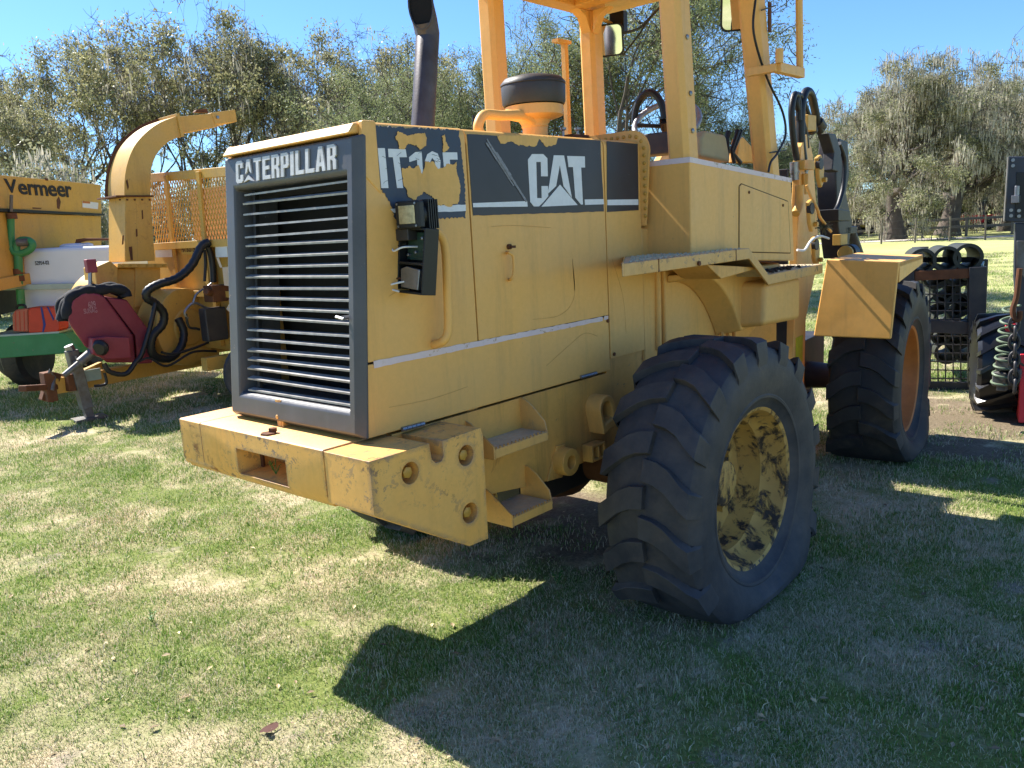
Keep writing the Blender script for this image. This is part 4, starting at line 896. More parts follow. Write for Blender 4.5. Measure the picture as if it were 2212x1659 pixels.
g = G(); g.box(XS+.75, XS+.8, yRr-.2, yL+.4, zb-.5, zt-.16); PG('feed_hopper', g, simple('hopper_tan', lin(190, 142, 84), .7, var=.25), .004)
# body under the screen
g = G(); g.box(XS+.04, 5.2, 4.75, yL+.3, .55, zb+.02); PG('grinder_body', g, YELC, .01)
g = G(); g.box(XS-.05, XS+.03, 4.9, yL, zb-.06, zb+.02).box(XS-.02, XS+.03, 4.9, yL, 1.15, 1.22).box(XS-.02, XS+.03, 5.75, 5.83, .6, zb-.07).box(XS-.02, XS+.03, 6.35, 6.42, .6, zb-.07); PG('body_rail', g, YELC, .004)
for pts in ([(788, 742), (872, 738), (876, 796), (792, 798)], [(1095, 742), (1155, 738), (1158, 796), (1098, 798)]):
    f0 = onplane(pts, 'x', XS-.035); g = G(); g.hexa(f0, [p+Vector((-.002, 0, 0)) for p in f0]); PG('safety_label', g, LBL)
f0 = onplane([(922, 754), (1000, 750), (1002, 782), (924, 786)], 'x', XS-.034); g = G(); g.hexa(f0, [p+Vector((-.002, 0, 0)) for p in f0]); NL = PG('maker_plate', g, YELV)
lx0, lx1 = f0[0], f0[1]; v = lx1-lx0
lettering('letter', 'HAYBUSTER', Matrix.Translation((XS-.0365, f0[3].y-.02, f0[3].z+.03)) @ Matrix(((0, 0, -1, 0), (-1, 0, 0, 0), (0, 1, 0, 0), (0, 0, 0, 1))), abs(v.y)*.9, .07, .002, .02, RUSTM, NL)
# round blower housing and red drive cover
q = onplane([(560, 1010)], 'y', 7.0)[0]
g = G(); g.lathe([(0, 0), (.46, 0), (.48, .02), (.48, .4), (0, .4)], (q.x+.2, 7.1, q.z-.15), (0, 1, 0), 40); PG('blower_housing', g, YELC, .006)
g = G(); g.lathe([(0, 0), (.2, 0), (.22, .02), (.40, .02), (.44, .04), (.44, .35), (0, .35)], (2.85, 6.75, .82), (-.3, 1, 0), 36); PG('drive_housing', g, YELC, .006)
ya = 6.55
rc = [(340, 1085), (378, 1003), (440, 975), (505, 985), (532, 1000), (678, 1195), (690, 1335), (545, 1335), (430, 1250), (352, 1135)]
f0 = onplane(rc, 'y', ya); g = G(); g.hexa(f0, [p+Vector((.1, .3, .03)) for p in f0]); RC = PG('red_drive_cover', g, REDP, .02, seg=3)
rc2 = [(536, 1000), (645, 1014), (758, 1170), (776, 1335), (698, 1340), (685, 1195)]
f0 = onplane(rc2, 'y', ya+.03); g = G(); g.hexa(f0, [p+Vector((.1, .35, 0)) for p in f0]); PG('red_cover_half', g, REDP, .015, RC)
rc3 = [(468, 1208), (545, 1200), (660, 1205), (668, 1310), (545, 1318), (470, 1290)]
f0 = onplane(rc3, 'y', ya-.16); g = G(); g.hexa(f0, [p+Vector((.02, .16, 0)) for p in f0]); PG('red_shaft_box', g, REDP, .012, RC)
def chalk(s, c0, wd, hh):
    q = onplane([c0], 'y', ya-.002)[0]
    lettering('chalk_mark', s, Matrix.Translation(q) @ Matrix(((1, 0, 0, 0), (0, 0, -1, 0), (0, 1, 0, 0), (0, 0, 0, 1))), wd, hh, .002, -.01, simple('chalk', lin(190, 150, 156), .8, var=.3, scale=40) if 'chalk' not in bpy.data.materials else bpy.data.materials['chalk'], RC)
chalk('609', (452, 1058), .07, .07); chalk('SUNAG', (428, 1085), .13, .05)
cl = onplane([(335, 1125), (345, 1050), (372, 1010), (420, 985), (470, 978), (525, 975), (580, 962), (635, 980), (650, 1005)], 'y', ya+.05)
rcl = random.Random(6); clg = G()
for off_, rad_ in ((0, .05), (.07, .055), (.14, .045)):
    sp_ = spline([p+Vector((rcl.uniform(-.02, .02), off_, .012+rcl.uniform(-.015, .02))) for p in cl], 6); clg.tube(sp_, [rad_*(.85+.3*abs(math.sin(i*.37+off_*20))*rcl.uniform(.8, 1.1)) for i in range(len(sp_))], 10)
tag(clg.build('black_cloth', CLOTH), 'black crumpled cloth draped over the top of the red drive cover', 'cloth')
# drive shaft, tongue, jack
a, b = onplane([(325, 1398)], 'y', 6.5)[0], onplane([(510, 1245)], 'y', ya-.05)[0]
g = G(); g.tube([a, a+(b-a)*.4, a+(b-a)*.42, b], [.028, .028, .045, .05], 12); PG('drive_shaft', g, GALV)
q = onplane([(512, 1255)], 'y', ya-.165)[0]; g = G(); g.lathe([(.03, -.02), (.075, -.02), (.085, .02), (.06, .05), (0, .05)], q, (-.6, -.5, -.2), 14); PG('shaft_guard', g, BLK)
g = G()
T0, T1 = onplane([(255, 1455)], 'y', 6.8)[0], onplane([(1100, 1300)], 'y', 7.3)[0]
def beam(g, a, b, w_, h):
    a, b = Vector(a), Vector(b); d = (b-a).normalized(); s = d.cross(Vector((0, 0, 1))).normalized()*w_/2; u = s.cross(d).normalized()*h/2
    g.hexa([a+s+u, a-s+u, a-s-u, a+s-u], [b+s+u, b-s+u, b-s-u, b+s-u])
beam(g, T0, T1, .13, .16); TO = PG('tongue', g, YELC, .008)
g = G(); beam(g, onplane([(330, 1435)], 'y', 6.77)[0], onplane([(385, 1428)], 'y', 6.78)[0], .16, .175); PG('rusty_sleeve', g, RUSTM, .004, TO)
g = G(); H0 = onplane([(112, 1465)], 'y', 6.6)[0]; beam(g, H0, T0+Vector((.05, 0, -.01)), .1, .06); beam(g, T0+Vector((-.06, 0, -.14)), T0+Vector((.06, 0, .14)), .1, .12)
g.box(T0.x-.08, T0.x+.02, T0.y-.12, T0.y+.02, T0.z-.14, T0.z+.16); HI = PG('hitch', g, RUSTM, .01, TO)
g = G(); g.tube([T0+Vector((-.05, -.08, .1)), T0+Vector((-.02, -.12, .18)), T0+Vector((.02, -.1, .1)), T0+Vector((-.03, -.13, -.02))], .018, 6); PG('hitch_shackle', g, GALV, 0, HI)
g = G(); beam(g, onplane([(415, 1405)], 'y', 6.72)[0], onplane([(512, 1388)], 'y', 6.76)[0], .02, .12); PG('manual_box', g, GREENP, .004, TO)
g = G(); beam(g, onplane([(425, 1385)], 'y', 6.75)[0], onplane([(512, 1345)], 'y', 6.9)[0], .05, .07); PG('tongue_brace', g, YELC, .004, TO)
g = G(); J0, J1 = onplane([(362, 1270), (440, 1565)], 'y', 6.72); beam(g, J0, J1, .11, .11); JK = PG('jack_leg', g, GALV, .008)
g = G(); J2 = Vector((J1.x, J1.y, .015)); g.prism([(J2.x-.16, J2.y-.12), (J2.x+.16, J2.y-.12), (J2.x+.19, J2.y+.1), (J2.x-.13, J2.y+.12)], 'z', .005, .03); beam(g, J1, J2+Vector((.02, 0, .01)), .08, .08); PG('jack_foot', g, GALV, .004, JK)
g = G(); g.cyl(J0+Vector((0, 0, -.01)), J0+Vector((-.02, 0, .05)), .045, n=14); PG('jack_cap', g, STEEL, 0, JK)
g = G(); g.tube(onplane([(385, 1300), (400, 1330), (440, 1345)], 'y', 6.62), .012, 6).cyl(*onplane([(385, 1325), (400, 1350)], 'y', 6.6), .03, n=10); PG('jack_crank', g, STEEL, 0, JK)
# hoses
hs = [[(1040, 722), (1005, 745), (960, 840), (890, 905), (800, 935), (750, 968), (752, 1005), (795, 1030), (845, 1080), (845, 1140), (800, 1200), (795, 1270), (830, 1310), (900, 1315), (960, 1260), (980, 1180), (955, 1110)],
      [(1040, 722), (1068, 770), (1082, 850), (1085, 925)], [(1040, 760), (1045, 830), (1040, 920)],
      [(790, 1030), (775, 1100), (755, 1180), (720, 1290), (690, 1330), (640, 1390), (560, 1380), (530, 1340)],
      [(955, 1110), (940, 1075), (985, 1030), (1050, 1055), (1080, 1060)], [(945, 1085), (960, 1150), (1000, 1160), (1015, 1165)], [(980, 1040), (1000, 985), (1050, 950), (1075, 930)],
      [(820, 1280), (880, 1290), (980, 1262), (1060, 1230)], [(700, 1330), (760, 1310), (850, 1350), (980, 1280), (1100, 1275)], [(530, 1385), (540, 1440), (480, 1452)]]
rd = [.042, .034, .016, .024, .014, .014, .012, .014, .013, .014]
for i, (pts, rad) in enumerate(zip(hs, rd)):
    P3 = onplane(pts, 'y', 6.35 if i not in (1, 2) else 6.3)
    if i == 0: P3 = [p+Vector((.0, -.1+.02*k, 0)) for k, p in enumerate(P3)]
    sp_ = spline(P3, 6)
    rads = [rad*(1+.12*(k % 2)) for k in range(len(sp_))] if i in (0, 3) else rad
    g = G(); g.tube(sp_, rads, 10); PG('hydraulic_hose', g, HOSE if i not in (4, 6) else STEEL)
f0 = onplane([(1000, 720), (1050, 722), (980, 820), (955, 800)], 'y', 6.25)
g = G(); q = onplane([(1105, 985)], 'y', 6.2)[0]; g.box(q.x-.1, q.x+.12, q.y-.08, q.y+.12, q.z-.08, q.z+.1).cyl(q+Vector((-.1, -.05, .02)), q+Vector((-.18, -.09, .05)), .04); PG('pump_block', g, RUSTM, .012)
g = G(); q = onplane([(1080, 1120)], 'y', 6.2)[0]; g.box(q.x-.1, q.x+.15, q.y-.05, q.y+.1, q.z-.22, q.z+.14); PG('valve_body', g, BLKM, .015)
for pts in ([(1130, 850), (1190, 840), (1200, 950), (1140, 940)], [(1150, 1060), (1195, 985), (1210, 1000), (1165, 1075)], [(1160, 760), (1185, 765), (1180, 850), (1160, 845)], [(735, 1055), (800, 1045), (770, 1200), (750, 1195)][:0] or [(1100, 800), (1112, 800), (1130, 850), (1118, 850)]):
    f0 = onplane(pts, 'y', 6.0); g = G(); g.hexa(f0, [p+Vector((.01, .015, 0)) for p in f0]); PG('hanging_tag', g, LBL)
g = G(); a, b = onplane([(458, 865), (458, 968)], 'y', 6.7); g.tube([a, b], .02, 8); PG('cover_rod', g, STEEL)
g = G(); q = onplane([(465, 842)], 'y', 6.7)[0]; g.box(q.x-.05, q.x+.05, q.y-.02, q.y+.06, q.z-.07, q.z+.07); PG('red_latch', g, REDP, .01)
g = G(); f0 = onplane([(480, 850), (560, 815), (600, 850), (600, 1000), (500, 1000)], 'y', 7.02); g.hexa(f0, [p+Vector((0, .3, 0)) for p in f0]); PG('side_plate', g, YELC, .01)
# wheel
wq = az(492, 886, 0); Mw = Matrix.Translation((2.95, 5.55, .36)) @ Matrix.Rotation(R(-38), 4, 'Z')
g = G(); g.lathe([(.2, -.1), (.26, -.12), (.34, -.115), (.365, -.08), (.35, -.075), (.37, -.05), (.355, -.045), (.372, -.005), (.372, .005), (.355, .045), (.37, .05), (.35, .075), (.365, .08), (.34, .115), (.2, .1)], (0, 0, 0), (0, 1, 0), 40); t = PG('tyre', g, TYRE, 0); t.data.transform(Mw)
g = G(); g.lathe([(.21, -.1), (.2, -.06), (.19, -.03), (0, -.02)], (0, 0, 0), (0, 1, 0), 28); rmm = PG('rim', g, GALV, 0, t); rmm.data.transform(Mw)
g = G(); g.box(2.6, 5.3, 6.0, 6.12, .4, .54).box(2.6, 5.3, 7.3, 7.42, .4, .54).cyl((3.2, 5.5, .36), (3.2, 7.9, .36), .05); PG('trailer_frame', g, YELC, .006)
tag(GR, None, None)

# ================================================================== yellow box machine behind, with lettering
d37 = Vector((math.cos(R(38)), math.sin(R(38)), 0)); VO = dep(217, 399, 12.4); nrm = Vector((d37.y, -d37.x, 0))
def vp(u, v):            # pixel onto the side of that machine
    dd = ray(u, v); t = (VO-CAM).dot(nrm)/dd.dot(nrm); return CAM+dd*t
VM = thing('box_grinder', (VO.x-1.5, VO.y-1.0, 0), 'tall yellow box-sided machine with big black lettering, at the far left', 'farm machine')
back = -nrm*1.6
def slab(pts, th, name, mat, parent=VM, bevel=.006, off=0):
    A = [vp(*p)+nrm*off for p in pts]; g = G(); g.hexa(A, [p-nrm*th for p in A]); return g.build(name, mat, parent, bevel)
up_ = slab([(-60, 372), (217, 399), (220, 462), (-60, 448)], 1.6, 'upper_panel', YELV)
slab([(-60, 447.5), (221, 462), (221, 466), (-60, 455)], .06, 'black_joint_strip', BLK, up_, .003, .03)
lo_ = slab([(-60, 456), (221, 467), (223, 560), (-60, 640)], 1.55, 'lower_panel', YELV, VM, .006, -.02)
slab([(-60, 612), (223, 560), (223, 580), (-60, 640)], .2, 'bottom_rail', YELV, VM, .006, .04)
slab([(178, 434), (212, 438), (211, 452), (178, 448)], .004, 'safety_label', LBL, up_, 0, .004)
for k, pts in enumerate(([(122, 432), (127, 424), (131, 436), (128, 452), (123, 450)], [(96, 384), (104, 386), (103, 391), (97, 389)], [(70, 448), (90, 449), (88, 451), (70, 451)], [(20, 470), (23, 470), (23, 480), (21, 482)])): slab(pts, .002, 'rust_stain', RUSTM, up_ if k < 3 else lo_, 0, .003 if k < 3 else -.017)
slab([(178, 434), (194, 436), (194, 440), (178, 438.5)], .002, 'label_band', ORNG, up_, 0, .0065)
ca, cb = vp(13, 428.5), vp(160, 428)
Wd = (cb-ca).length
def vlet(s, px, wpx, hb, ht):
    a, b, t = vp(px, hb), vp(px+wpx, hb+wpx*.06), vp(px, ht); M = Matrix.Translation(a+nrm*.003) @ Matrix(((d37.x, 0, nrm.x, 0), (d37.y, 0, nrm.y, 0), (0, 1, 0, 0), (0, 0, 0, 1))); 
    a2 = vp(px+wpx, hb+wpx*.045); lettering('letter', s, M, (a2-a).length, (t-a).length, .006, .02, INK, up_)
vlet('V', 12, 26, 416, 387)
for ch_, px_, wpx in (('e', 41, 19), ('r', 62, 14), ('m', 76, 28), ('e', 105.5, 18), ('e', 125, 17), ('r', 143.5, 13)):
    vlet(ch_, px_, wpx, 420+(px_-41)*.06, 397+(px_-41)*.055)
g = G(); w0, w1 = vp(-20, 640), vp(60, 640); 
for t_ in (.2, .75): 
    c = VO-d37*(2.2-t_*2.5)-nrm*.4; g.lathe([(0, -.15), (.36, -.15), (.42, -.1), (.42, .1), (.36, .15), (0, .15)], (c.x, c.y, .42), nrm, 24)
for o_ in (0,): pass
wm_ = g.build('road_wheel', TYRED, VM)
slab([(-60, 640), (223, 580), (223, 640), (-60, 712)], .9, 'under_frame', BLKM, VM, .006, -.5)

# ================================================================== sprayer: white tank on a green deck, with pipes
SO = dep(100, 720, 10.6); sd_ = Vector((math.cos(R(-46)), math.sin(R(-46)), 0)); sn = Vector((-sd_.y, sd_.x, 0))
def spn(off):
    O_ = SO+sn*off
    def f(pts):
        out = []
        for a, b in C1(pts):
            dd = ray(a, b); t = (O_-CAM).dot(sn)/dd.dot(sn); out.append(CAM+dd*t)
        return out
    return f
SP = thing('field_sprayer', (SO.x, SO.y, 0), 'field sprayer with white plastic tank on a green deck and green upright pipe', 'sprayer')
def sl(pts, off, th, name, mat, parent=SP, bevel=.01, seg=2):
    A = spn(off)(pts); g = G(); g.hexa(A, [p+sn*th for p in A]); return g.build(name, mat, parent, bevel, seg)
tk = sl([(118, 1160), (108, 1060), (106, 960), (108, 800), (130, 765), (160, 755), (330, 745), (585, 738), (620, 760), (625, 1160)], .15, .9, 'water_tank', TANK, SP, .06, 5)
q = spn(.147)([(180, 838)])[0]
lettering('tank_number', '52954-02', Matrix.Translation(q) @ Matrix(((sd_.x, 0, -sn.x, 0), (sd_.y, 0, -sn.y, 0), (0, 1, 0, 0), (0, 0, 0, 1))), .175, .05, .004, .01, INK, tk)
sl([(375, 745), (385, 706), (430, 700), (580, 700), (580, 712), (440, 714), (405, 722), (400, 745)], .4, .05, 'tank_hoop', RUSTM, SP, .008)
g = G(); q = spn(.5)([(390, 742)])[0]; g.lathe([(0, 0), (.2, 0), (.2, .03), (.15, .05), (0, .05)], (q.x, q.y, q.z-.01), (0, 0, 1), 24); g.build('tank_lid', TANK, tk)
sl([(-60, 940), (390, 930), (392, 958), (-60, 968)], .05, .04, 'tank_bar', GREENP, SP, .004)
dk_ = sl([(-80, 1205), (300, 1182), (330, 1185), (345, 1200), (425, 1280), (-80, 1318)], -.3, 1.4, 'green_deck', GREEN, SP, .012)
sl([(-80, 1196), (300, 1174), (300, 1184), (-80, 1207)], -.3, 1.3, 'deck_sheet', GREENP, SP, .004)
for a, b, r0_, m in (((55, 595), (57, 760), .042, GREEN), ((58, 480), (56, 565), .02, GALV), ((50, 770), (42, 925), .012, GREEN), ((92, 760), (96, 935), .05, GREEN), ((102, 960), (110, 1060), .048, GREEN)):
    A, B = spn(-.02)([a, b]); g = G(); g.tube([A, B], r0_, 12); g.build('upright_pipe', m, SP)
g = G(); g.tube(spline(spn(-.03)([(58, 750), (80, 775), (120, 775), (155, 755), (165, 730), (145, 712), (105, 712), (85, 735), (85, 765)]), 6), .045, 12); g.build('pipe_loop', GREEN, SP)
A = spn(-.06)([(115, 722)])[0]; g = G(); g.tube([A-sd_*.06, A+sd_*.07], .05, 12); g.build('pipe_joint', GALV, SP)
for a in ((60, 588), (90, 870), (98, 905)):
    A = spn(-.02)([a])[0]; g = G(); g.cyl(A-Vector((0, 0, .035)), A+Vector((0, 0, .035)), .06, n=12); g.build('pipe_clamp', RUSTM, SP)
for k_, off in ((0, .2), (1, .9)):
    c = SO+sd_*(-.1+.9*0)+sn*off; 
g = G(); c = SO+sn*1.0-sd_*.9; g.lathe([(0, -.1), (.3, -.1), (.36, -.06), (.36, .06), (.3, .1), (0, .1)], (c.x, c.y, .36), sn, 24); g.build('road_wheel', TYRED, SP)
g = G(); beam(g, SO+sn*.4-sd_*1.2+Vector((0, 0, -.25)), SO+sn*.4+sd_*.8+Vector((0, 0, -.25)), .1, .12); g.build('deck_frame', GREEN, SP)
FCN = thing('fuel_can', tuple(spn(-.25)([(180, 1180)])[0]), 'red plastic fuel tank with blue strap lying on the green sprayer deck', 'fuel tank')
def sc2(pts, off, th, name, mat, parent, bevel): return sl(pts, off, th, name, mat, parent, bevel, 3)
fb = sc2([(64, 1175), (60, 1090), (75, 1065), (140, 1056), (145, 1178)], -.28, .22, 'tank_body', simple('faded_fuel_can', lin(186, 104, 78), .55, var=.2), FCN, .02)
sc2([(143, 1183), (140, 1062), (160, 1052), (285, 1052), (300, 1068), (306, 1165), (290, 1178)], -.30, .24, 'tank_body', CAN, FCN, .02)
for k in (0, 1, 2): sc2([(78+k*22, 1172), (75+k*22, 1072), (79+k*22, 1072), (82+k*22, 1172)], -.284, .006, 'moulded_rib', CAN, fb, 0)
sc2([(205, 1050), (214, 1050), (232, 1140), (222, 1178), (214, 1178), (220, 1140)], -.304, .004, 'blue_strap', STRAP, FCN, 0)
sc2([(238, 1050), (246, 1050), (275, 1110), (270, 1120)], -.304, .004, 'blue_strap', STRAP, FCN, 0)
g = G(); g.tube(spline(spn(-.2)([(85, 1060), (92, 1042), (125, 1042), (132, 1058)]), 4), .015, 8); g.build('carry_handle', BLK, FCN)

# ================================================================== RIGHT: pipe rack
RO = Vector((6.75, -.28, 0)); ra = R(-72); rs = Vector((math.cos(ra), math.sin(ra), 0)); rn = Vector((-rs.y, rs.x, 0))
C9 = lambda pts: crop(pts, 1951.8, 325.3, .392)
def rp(pts, off=0):
    O_ = RO+rn*off; out = []
    for a, b in C9(pts):
        dd = ray(a, b); out.append(CAM+dd*((O_-CAM).dot(rn)/dd.dot(rn)))
    return out
RK = thing('pipe_rack', tuple(RO), 'rusty dark steel rack with wire mesh front, full of black pipes, behind the front wheel', 'rack')
def rbeam(a, b, w_, h, name, m=BLKM, off=0):
    A, B = rp([a, b], off); g = G(); beam(g, A, B, w_, h); return g.build(name, m, RK, .004)
rbeam((408, 640), (398, 1300), .1, .14, 'rack_post'); rbeam((60, 690), (400, 672), .06, .09, 'top_rail', RUSTM); rbeam((20, 640), (20, 1300), .08, .12, 'rack_post')
rbeam((100, 965), (400, 978), .05, .12, 'middle_rail'); rbeam((20, 1300), (405, 1305), .06, .1, 'bottom_rail')
for k in range(9): rbeam((60+k*42, 690), (64+k*42, 1290), .008, .012, 'mesh_wire', BLKM, .03)
for k in range(13): rbeam((20, 700+k*46), (400, 695+k*47), .008, .012, 'mesh_wire', BLKM, .04)
far = 1.9
for a, b in (((465, 615), (455, 960)), ((52, 615), (52, 900))):
    A, B = rp([a, b], .0); g = G(); beam(g, A+rn*far*.25, Vector((B.x, B.y, .0))+rn*far*.25, .07, .1); g.build('rack_post', BLKM, RK, .004)
A = rp([(60, 618), (470, 618)]); g = G(); beam(g, A[0]+rn*.5, A[1]+rn*.5, .05, .05); g.build('top_rail', BLKM, RK, .004)
for k in range(15):
    a, b = rp([(436, 640+k*23), (470, 632+k*23)]); g = G(); beam(g, a+rn*.05, b+rn*.45, .02, .025); g.build('side_slat', GREENP if k == 0 else BLKM, RK, .002)
pr_ = [(105, 610, 54), (240, 598, 54), (358, 588, 57), (180, 695, 54), (300, 690, 50), (237, 785, 54), (348, 790, 54), (192, 850, 44), (300, 855, 52), (228, 935, 46), (360, 930, 46), (205, 1022, 40), (300, 1030, 54), (240, 1115, 50), (345, 1110, 48)]
lab = ['black pipe at the left end of the loose row on top of the rack', 'black pipe in the middle of the loose row on top of the rack', 'black pipe at the right end of the loose row on top of the rack',
 'black pipe half behind the rusty top rail, left one of two', 'black pipe half behind the rusty top rail, right one of two', 'black pipe in the second row inside the rack, with grass showing through it', 'dark blocked pipe beside the right rack post, second row inside the rack',
 'black pipe in the third row inside the rack, partly hidden by the big tyre', 'black pipe in the middle of the third row inside the rack', 'black pipe just above the middle rail, left one of two', 'black pipe just above the middle rail, right one of two',
 'black pipe below the middle rail, closest to the big tyre', 'black pipe below the middle rail, in the centre of the rack', 'black pipe in the lowest row of the rack, left one of two', 'black pipe in the lowest row of the rack, right one of two']
pm = None
for i, (a, b, rr_) in enumerate(pr_):
    c = rp([(a, b)], .12 if i > 2 else .0)[0]; s_ = .021*rr_/9.4
    g = G(); g.lathe([(.090, 0), (.118, 0), (.12, .01), (.12, 1.0), (.094, 1.0), (.092, .01), (.090, 0)], (0, 0, 0), (rn.x-rs.x*.02, rn.y-rs.y*.02, -.03), 26)
    if pm is None: pm = g.mesh('culvert_pipe', PIPEM)
    else: g.bm.free()
    o = bpy.data.objects.new('culvert_pipe', pm); COL.objects.link(o); o.location = c; o.scale = (rr_/54,)*3
    tag(o, lab[i], 'pipe', 'black pipes stacked in the rack' if i > 2 else 'black pipes laid on top of the rack')
for (a, b) in ((90, 530), (88, 620)): pass
A, B = rp([(92, 530), (92, 700)], 1.6); g = G(); g.cyl(Vector((A.x, A.y, 0)), A, .085, n=14); tag(g.build('fence_post', WOODP), 'short grey wooden post standing just behind the pipe rack', 'post')

# ================================================================== RIGHT EDGE: red implement with mast, tyre, hose and chain
MO = Vector((5.55, -.95, 0)); ma = R(-76); ms = Vector((math.cos(ma), math.sin(ma), 0)); mn_ = Vector((-ms.y, ms.x, 0))
def mp(pts, off=0):
    O_ = MO+mn_*off; out = []
    for a, b in pts:
        dd = ray(a, b); out.append(CAM+dd*((O_-CAM).dot(mn_)/dd.dot(mn_)))
    return out
RM = thing('red_implement', tuple(MO), 'red implement with dark grey mast and a lugged farm tyre, cut by the right edge', 'farm machine')
def ms_(pts, off, th, name, mat, parent=RM, bevel=.008):
    A = mp(pts, off); g = G(); g.hexa(A, [p+mn_*th for p in A]); return g.build(name, mat, parent, bevel)
DG = simple('dark_grey_mast', lin(62, 66, 76), .45, .2, var=.3)
ma_ = ms_([(2178, 338), (2240, 338), (2232, 482), (2169, 478)], .0, .12, 'mast_head', DG)
ms_([(2171, 480), (2169, 478), (2178, 338), (2181, 338)], -.01, .14, 'mast_edge', GALV, ma_, .002)
ms_([(2196, 372), (2215, 372), (2212, 470), (2192, 470)], -.008, .012, 'mast_slot', BLK, ma_, .002)
for a, b in ((2188, 346), (2188, 358), (2184, 454), (2184, 466), (2201, 455), (2201, 467)):
    q = mp([(a, b)], -.003)[0]; g = G(); g.cyl(q, q-mn_*.015, .013, n=8); g.build('mast_bolt', STEEL, ma_)
q = mp([(2196, 428)], -.03); g = G(); g.box(q[0].x-.03, q[0].x+.03, q[0].y-.02, q[0].y+.03, q[0].z-.035, q[0].z+.02).cyl(q[0]+Vector((0, 0, .02)), q[0]+Vector((0, 0, .09)), .018, n=10); g.build('hose_valve', STEEL, ma_, .003)
ms_([(2193, 482), (2240, 482), (2240, 900), (2205, 870), (2191, 600)], .02, .14, 'mast_post', DG)
ms_([(2196, 520), (2214, 520), (2212, 600), (2196, 580)], .01, .01, 'mast_brace', GALV)
ms_([(2171, 702), (2230, 700), (2230, 752), (2171, 760)], .10, .3, 'red_bonnet', REDM)
ms_([(2203, 765), (2240, 765), (2240, 914), (2200, 914)], -.05, .25, 'red_frame', REDM)
# tyre with slanted lugs, tread towards the camera
tc = mp([(2185, 812)], .35)[0]; tc = Vector((tc.x, tc.y, .42))
Mt = Matrix.Translation(tc) @ Matrix(((ms.x, mn_.x, 0, 0), (ms.y, mn_.y, 0, 0), (0, 0, 1, 0), (0, 0, 0, 1))) @ Matrix.Rotation(R(4), 4, 'Z')
Rt, ht = .41, .28
g = G(Mt @ Matrix.Rotation(math.pi/2, 4, 'Y').to_4x4() @ Matrix.Identity(4))
g = G(Mt)
prof = [(.2, -ht*.8), (.27, -ht*.98), (.34, -ht), (Rt-.04, -ht*.9), (Rt-.03, -ht*.5), (Rt-.028, 0), (Rt-.03, ht*.5), (Rt-.04, ht*.9), (.34, ht), (.2, ht*.8)]
g.lathe(prof, (0, 0, 0), (1, 0, 0), 48)
nl = 16
for side in (-1, 1):
    for k in range(nl):
        p0 = 2*math.pi*(k+(.5 if side > 0 else 0))/nl; rows = []
        for s, ph, dr in ((-.05, 0, 0), (.5, .22, 0), (.95, .42, .006), (1.02, .44, .06)):
            rows.append([((side*s*ht), rad*math.cos(p0+ph+dd), rad*math.sin(p0+ph+dd)) for rad, dd in ((Rt-.045-dr, -.055), (Rt-dr, -.04), (Rt-dr, .04), (Rt-.045-dr, .055))])
        V = [[g.v(p) for p in row] for row in rows]
        for a_, b_ in zip(V, V[1:]):
            for i in range(3): g.f([a_[i], a_[i+1], b_[i+1], b_[i]])
        g.f(V[0]); g.f(V[-1][::-1])
t2 = g.build('tyre', simple('shiny_tyre_rubber', lin(34, 34, 36), .28, var=.3, scale=12), RM, 0)
g = G(Mt); g.lathe([(.21, -.2), (.2, -.1), (0, -.08)], (0, 0, 0), (1, 0, 0), 24); g.build('rim', REDM, t2)
# coil hose
cp = mp([(2186, 660), (2178, 700), (2172, 735), (2168, 770), (2163, 800), (2158, 830)], -.12); cs_ = spline(cp, 26); g = G()
pts = []
for i, p in enumerate(cs_): a = i/len(cs_)*2*math.pi*9; pts.append(p+ms*.055*math.cos(a)+mn_*.055*math.sin(a)+Vector((0, 0, .0)))
g.tube(pts, .009, 7); g.build('coiled_hose', simple('sage_hose', lin(118, 134, 110), .5), RM)
g = G(); rr = random.Random(3)
for k in range(9):
    q = mp([(2160+rr.uniform(-6, 40), 800+rr.uniform(-16, 34))], -.1)[0]; s = rr.uniform(.02, .05); g.box(q.x-s, q.x+s, q.y-s, q.y+s, q.z-s, q.z+s)
g.build('greasy_fittings', GALV, RM, .006)['kind'] = 'stuff'
# chain hanging from a hook, link by link
CHN = thing('hook_chain', tuple(mp([(2191, 700)], -.2)[0]), 'heavy dark chain hanging from a rusty hook beside the coiled hose', 'chain')
hq = mp([(2191, 690)], -.2)[0]
g = G(); g.tube(spline(mp([(2203, 580), (2196, 640), (2188, 668), (2192, 690), (2202, 688), (2203, 672)], -.2), 5), [.02]*26, 8); g.build('hook', RUSTM, CHN)
lk = None
for k in range(8):
    q = mp([(2191+1.0*(k % 2), 700+k*19)], -.2)[0]
    if lk is None:
        n_ = 20; pts = [Vector((.032*math.cos(t), 0, .055*math.sin(t))) for t in [2*math.pi*i/n_ for i in range(n_+1)]]; g = G(); g.tube(pts, .012, 7, caps=False); lk = g.mesh('chain_link', BLKM)
    o = bpy.data.objects.new('chain_link', lk); COL.objects.link(o); o.location = q; o.rotation_euler = (0, 0, ma+(R(90) if k % 2 else R(10))); child(o, CHN)

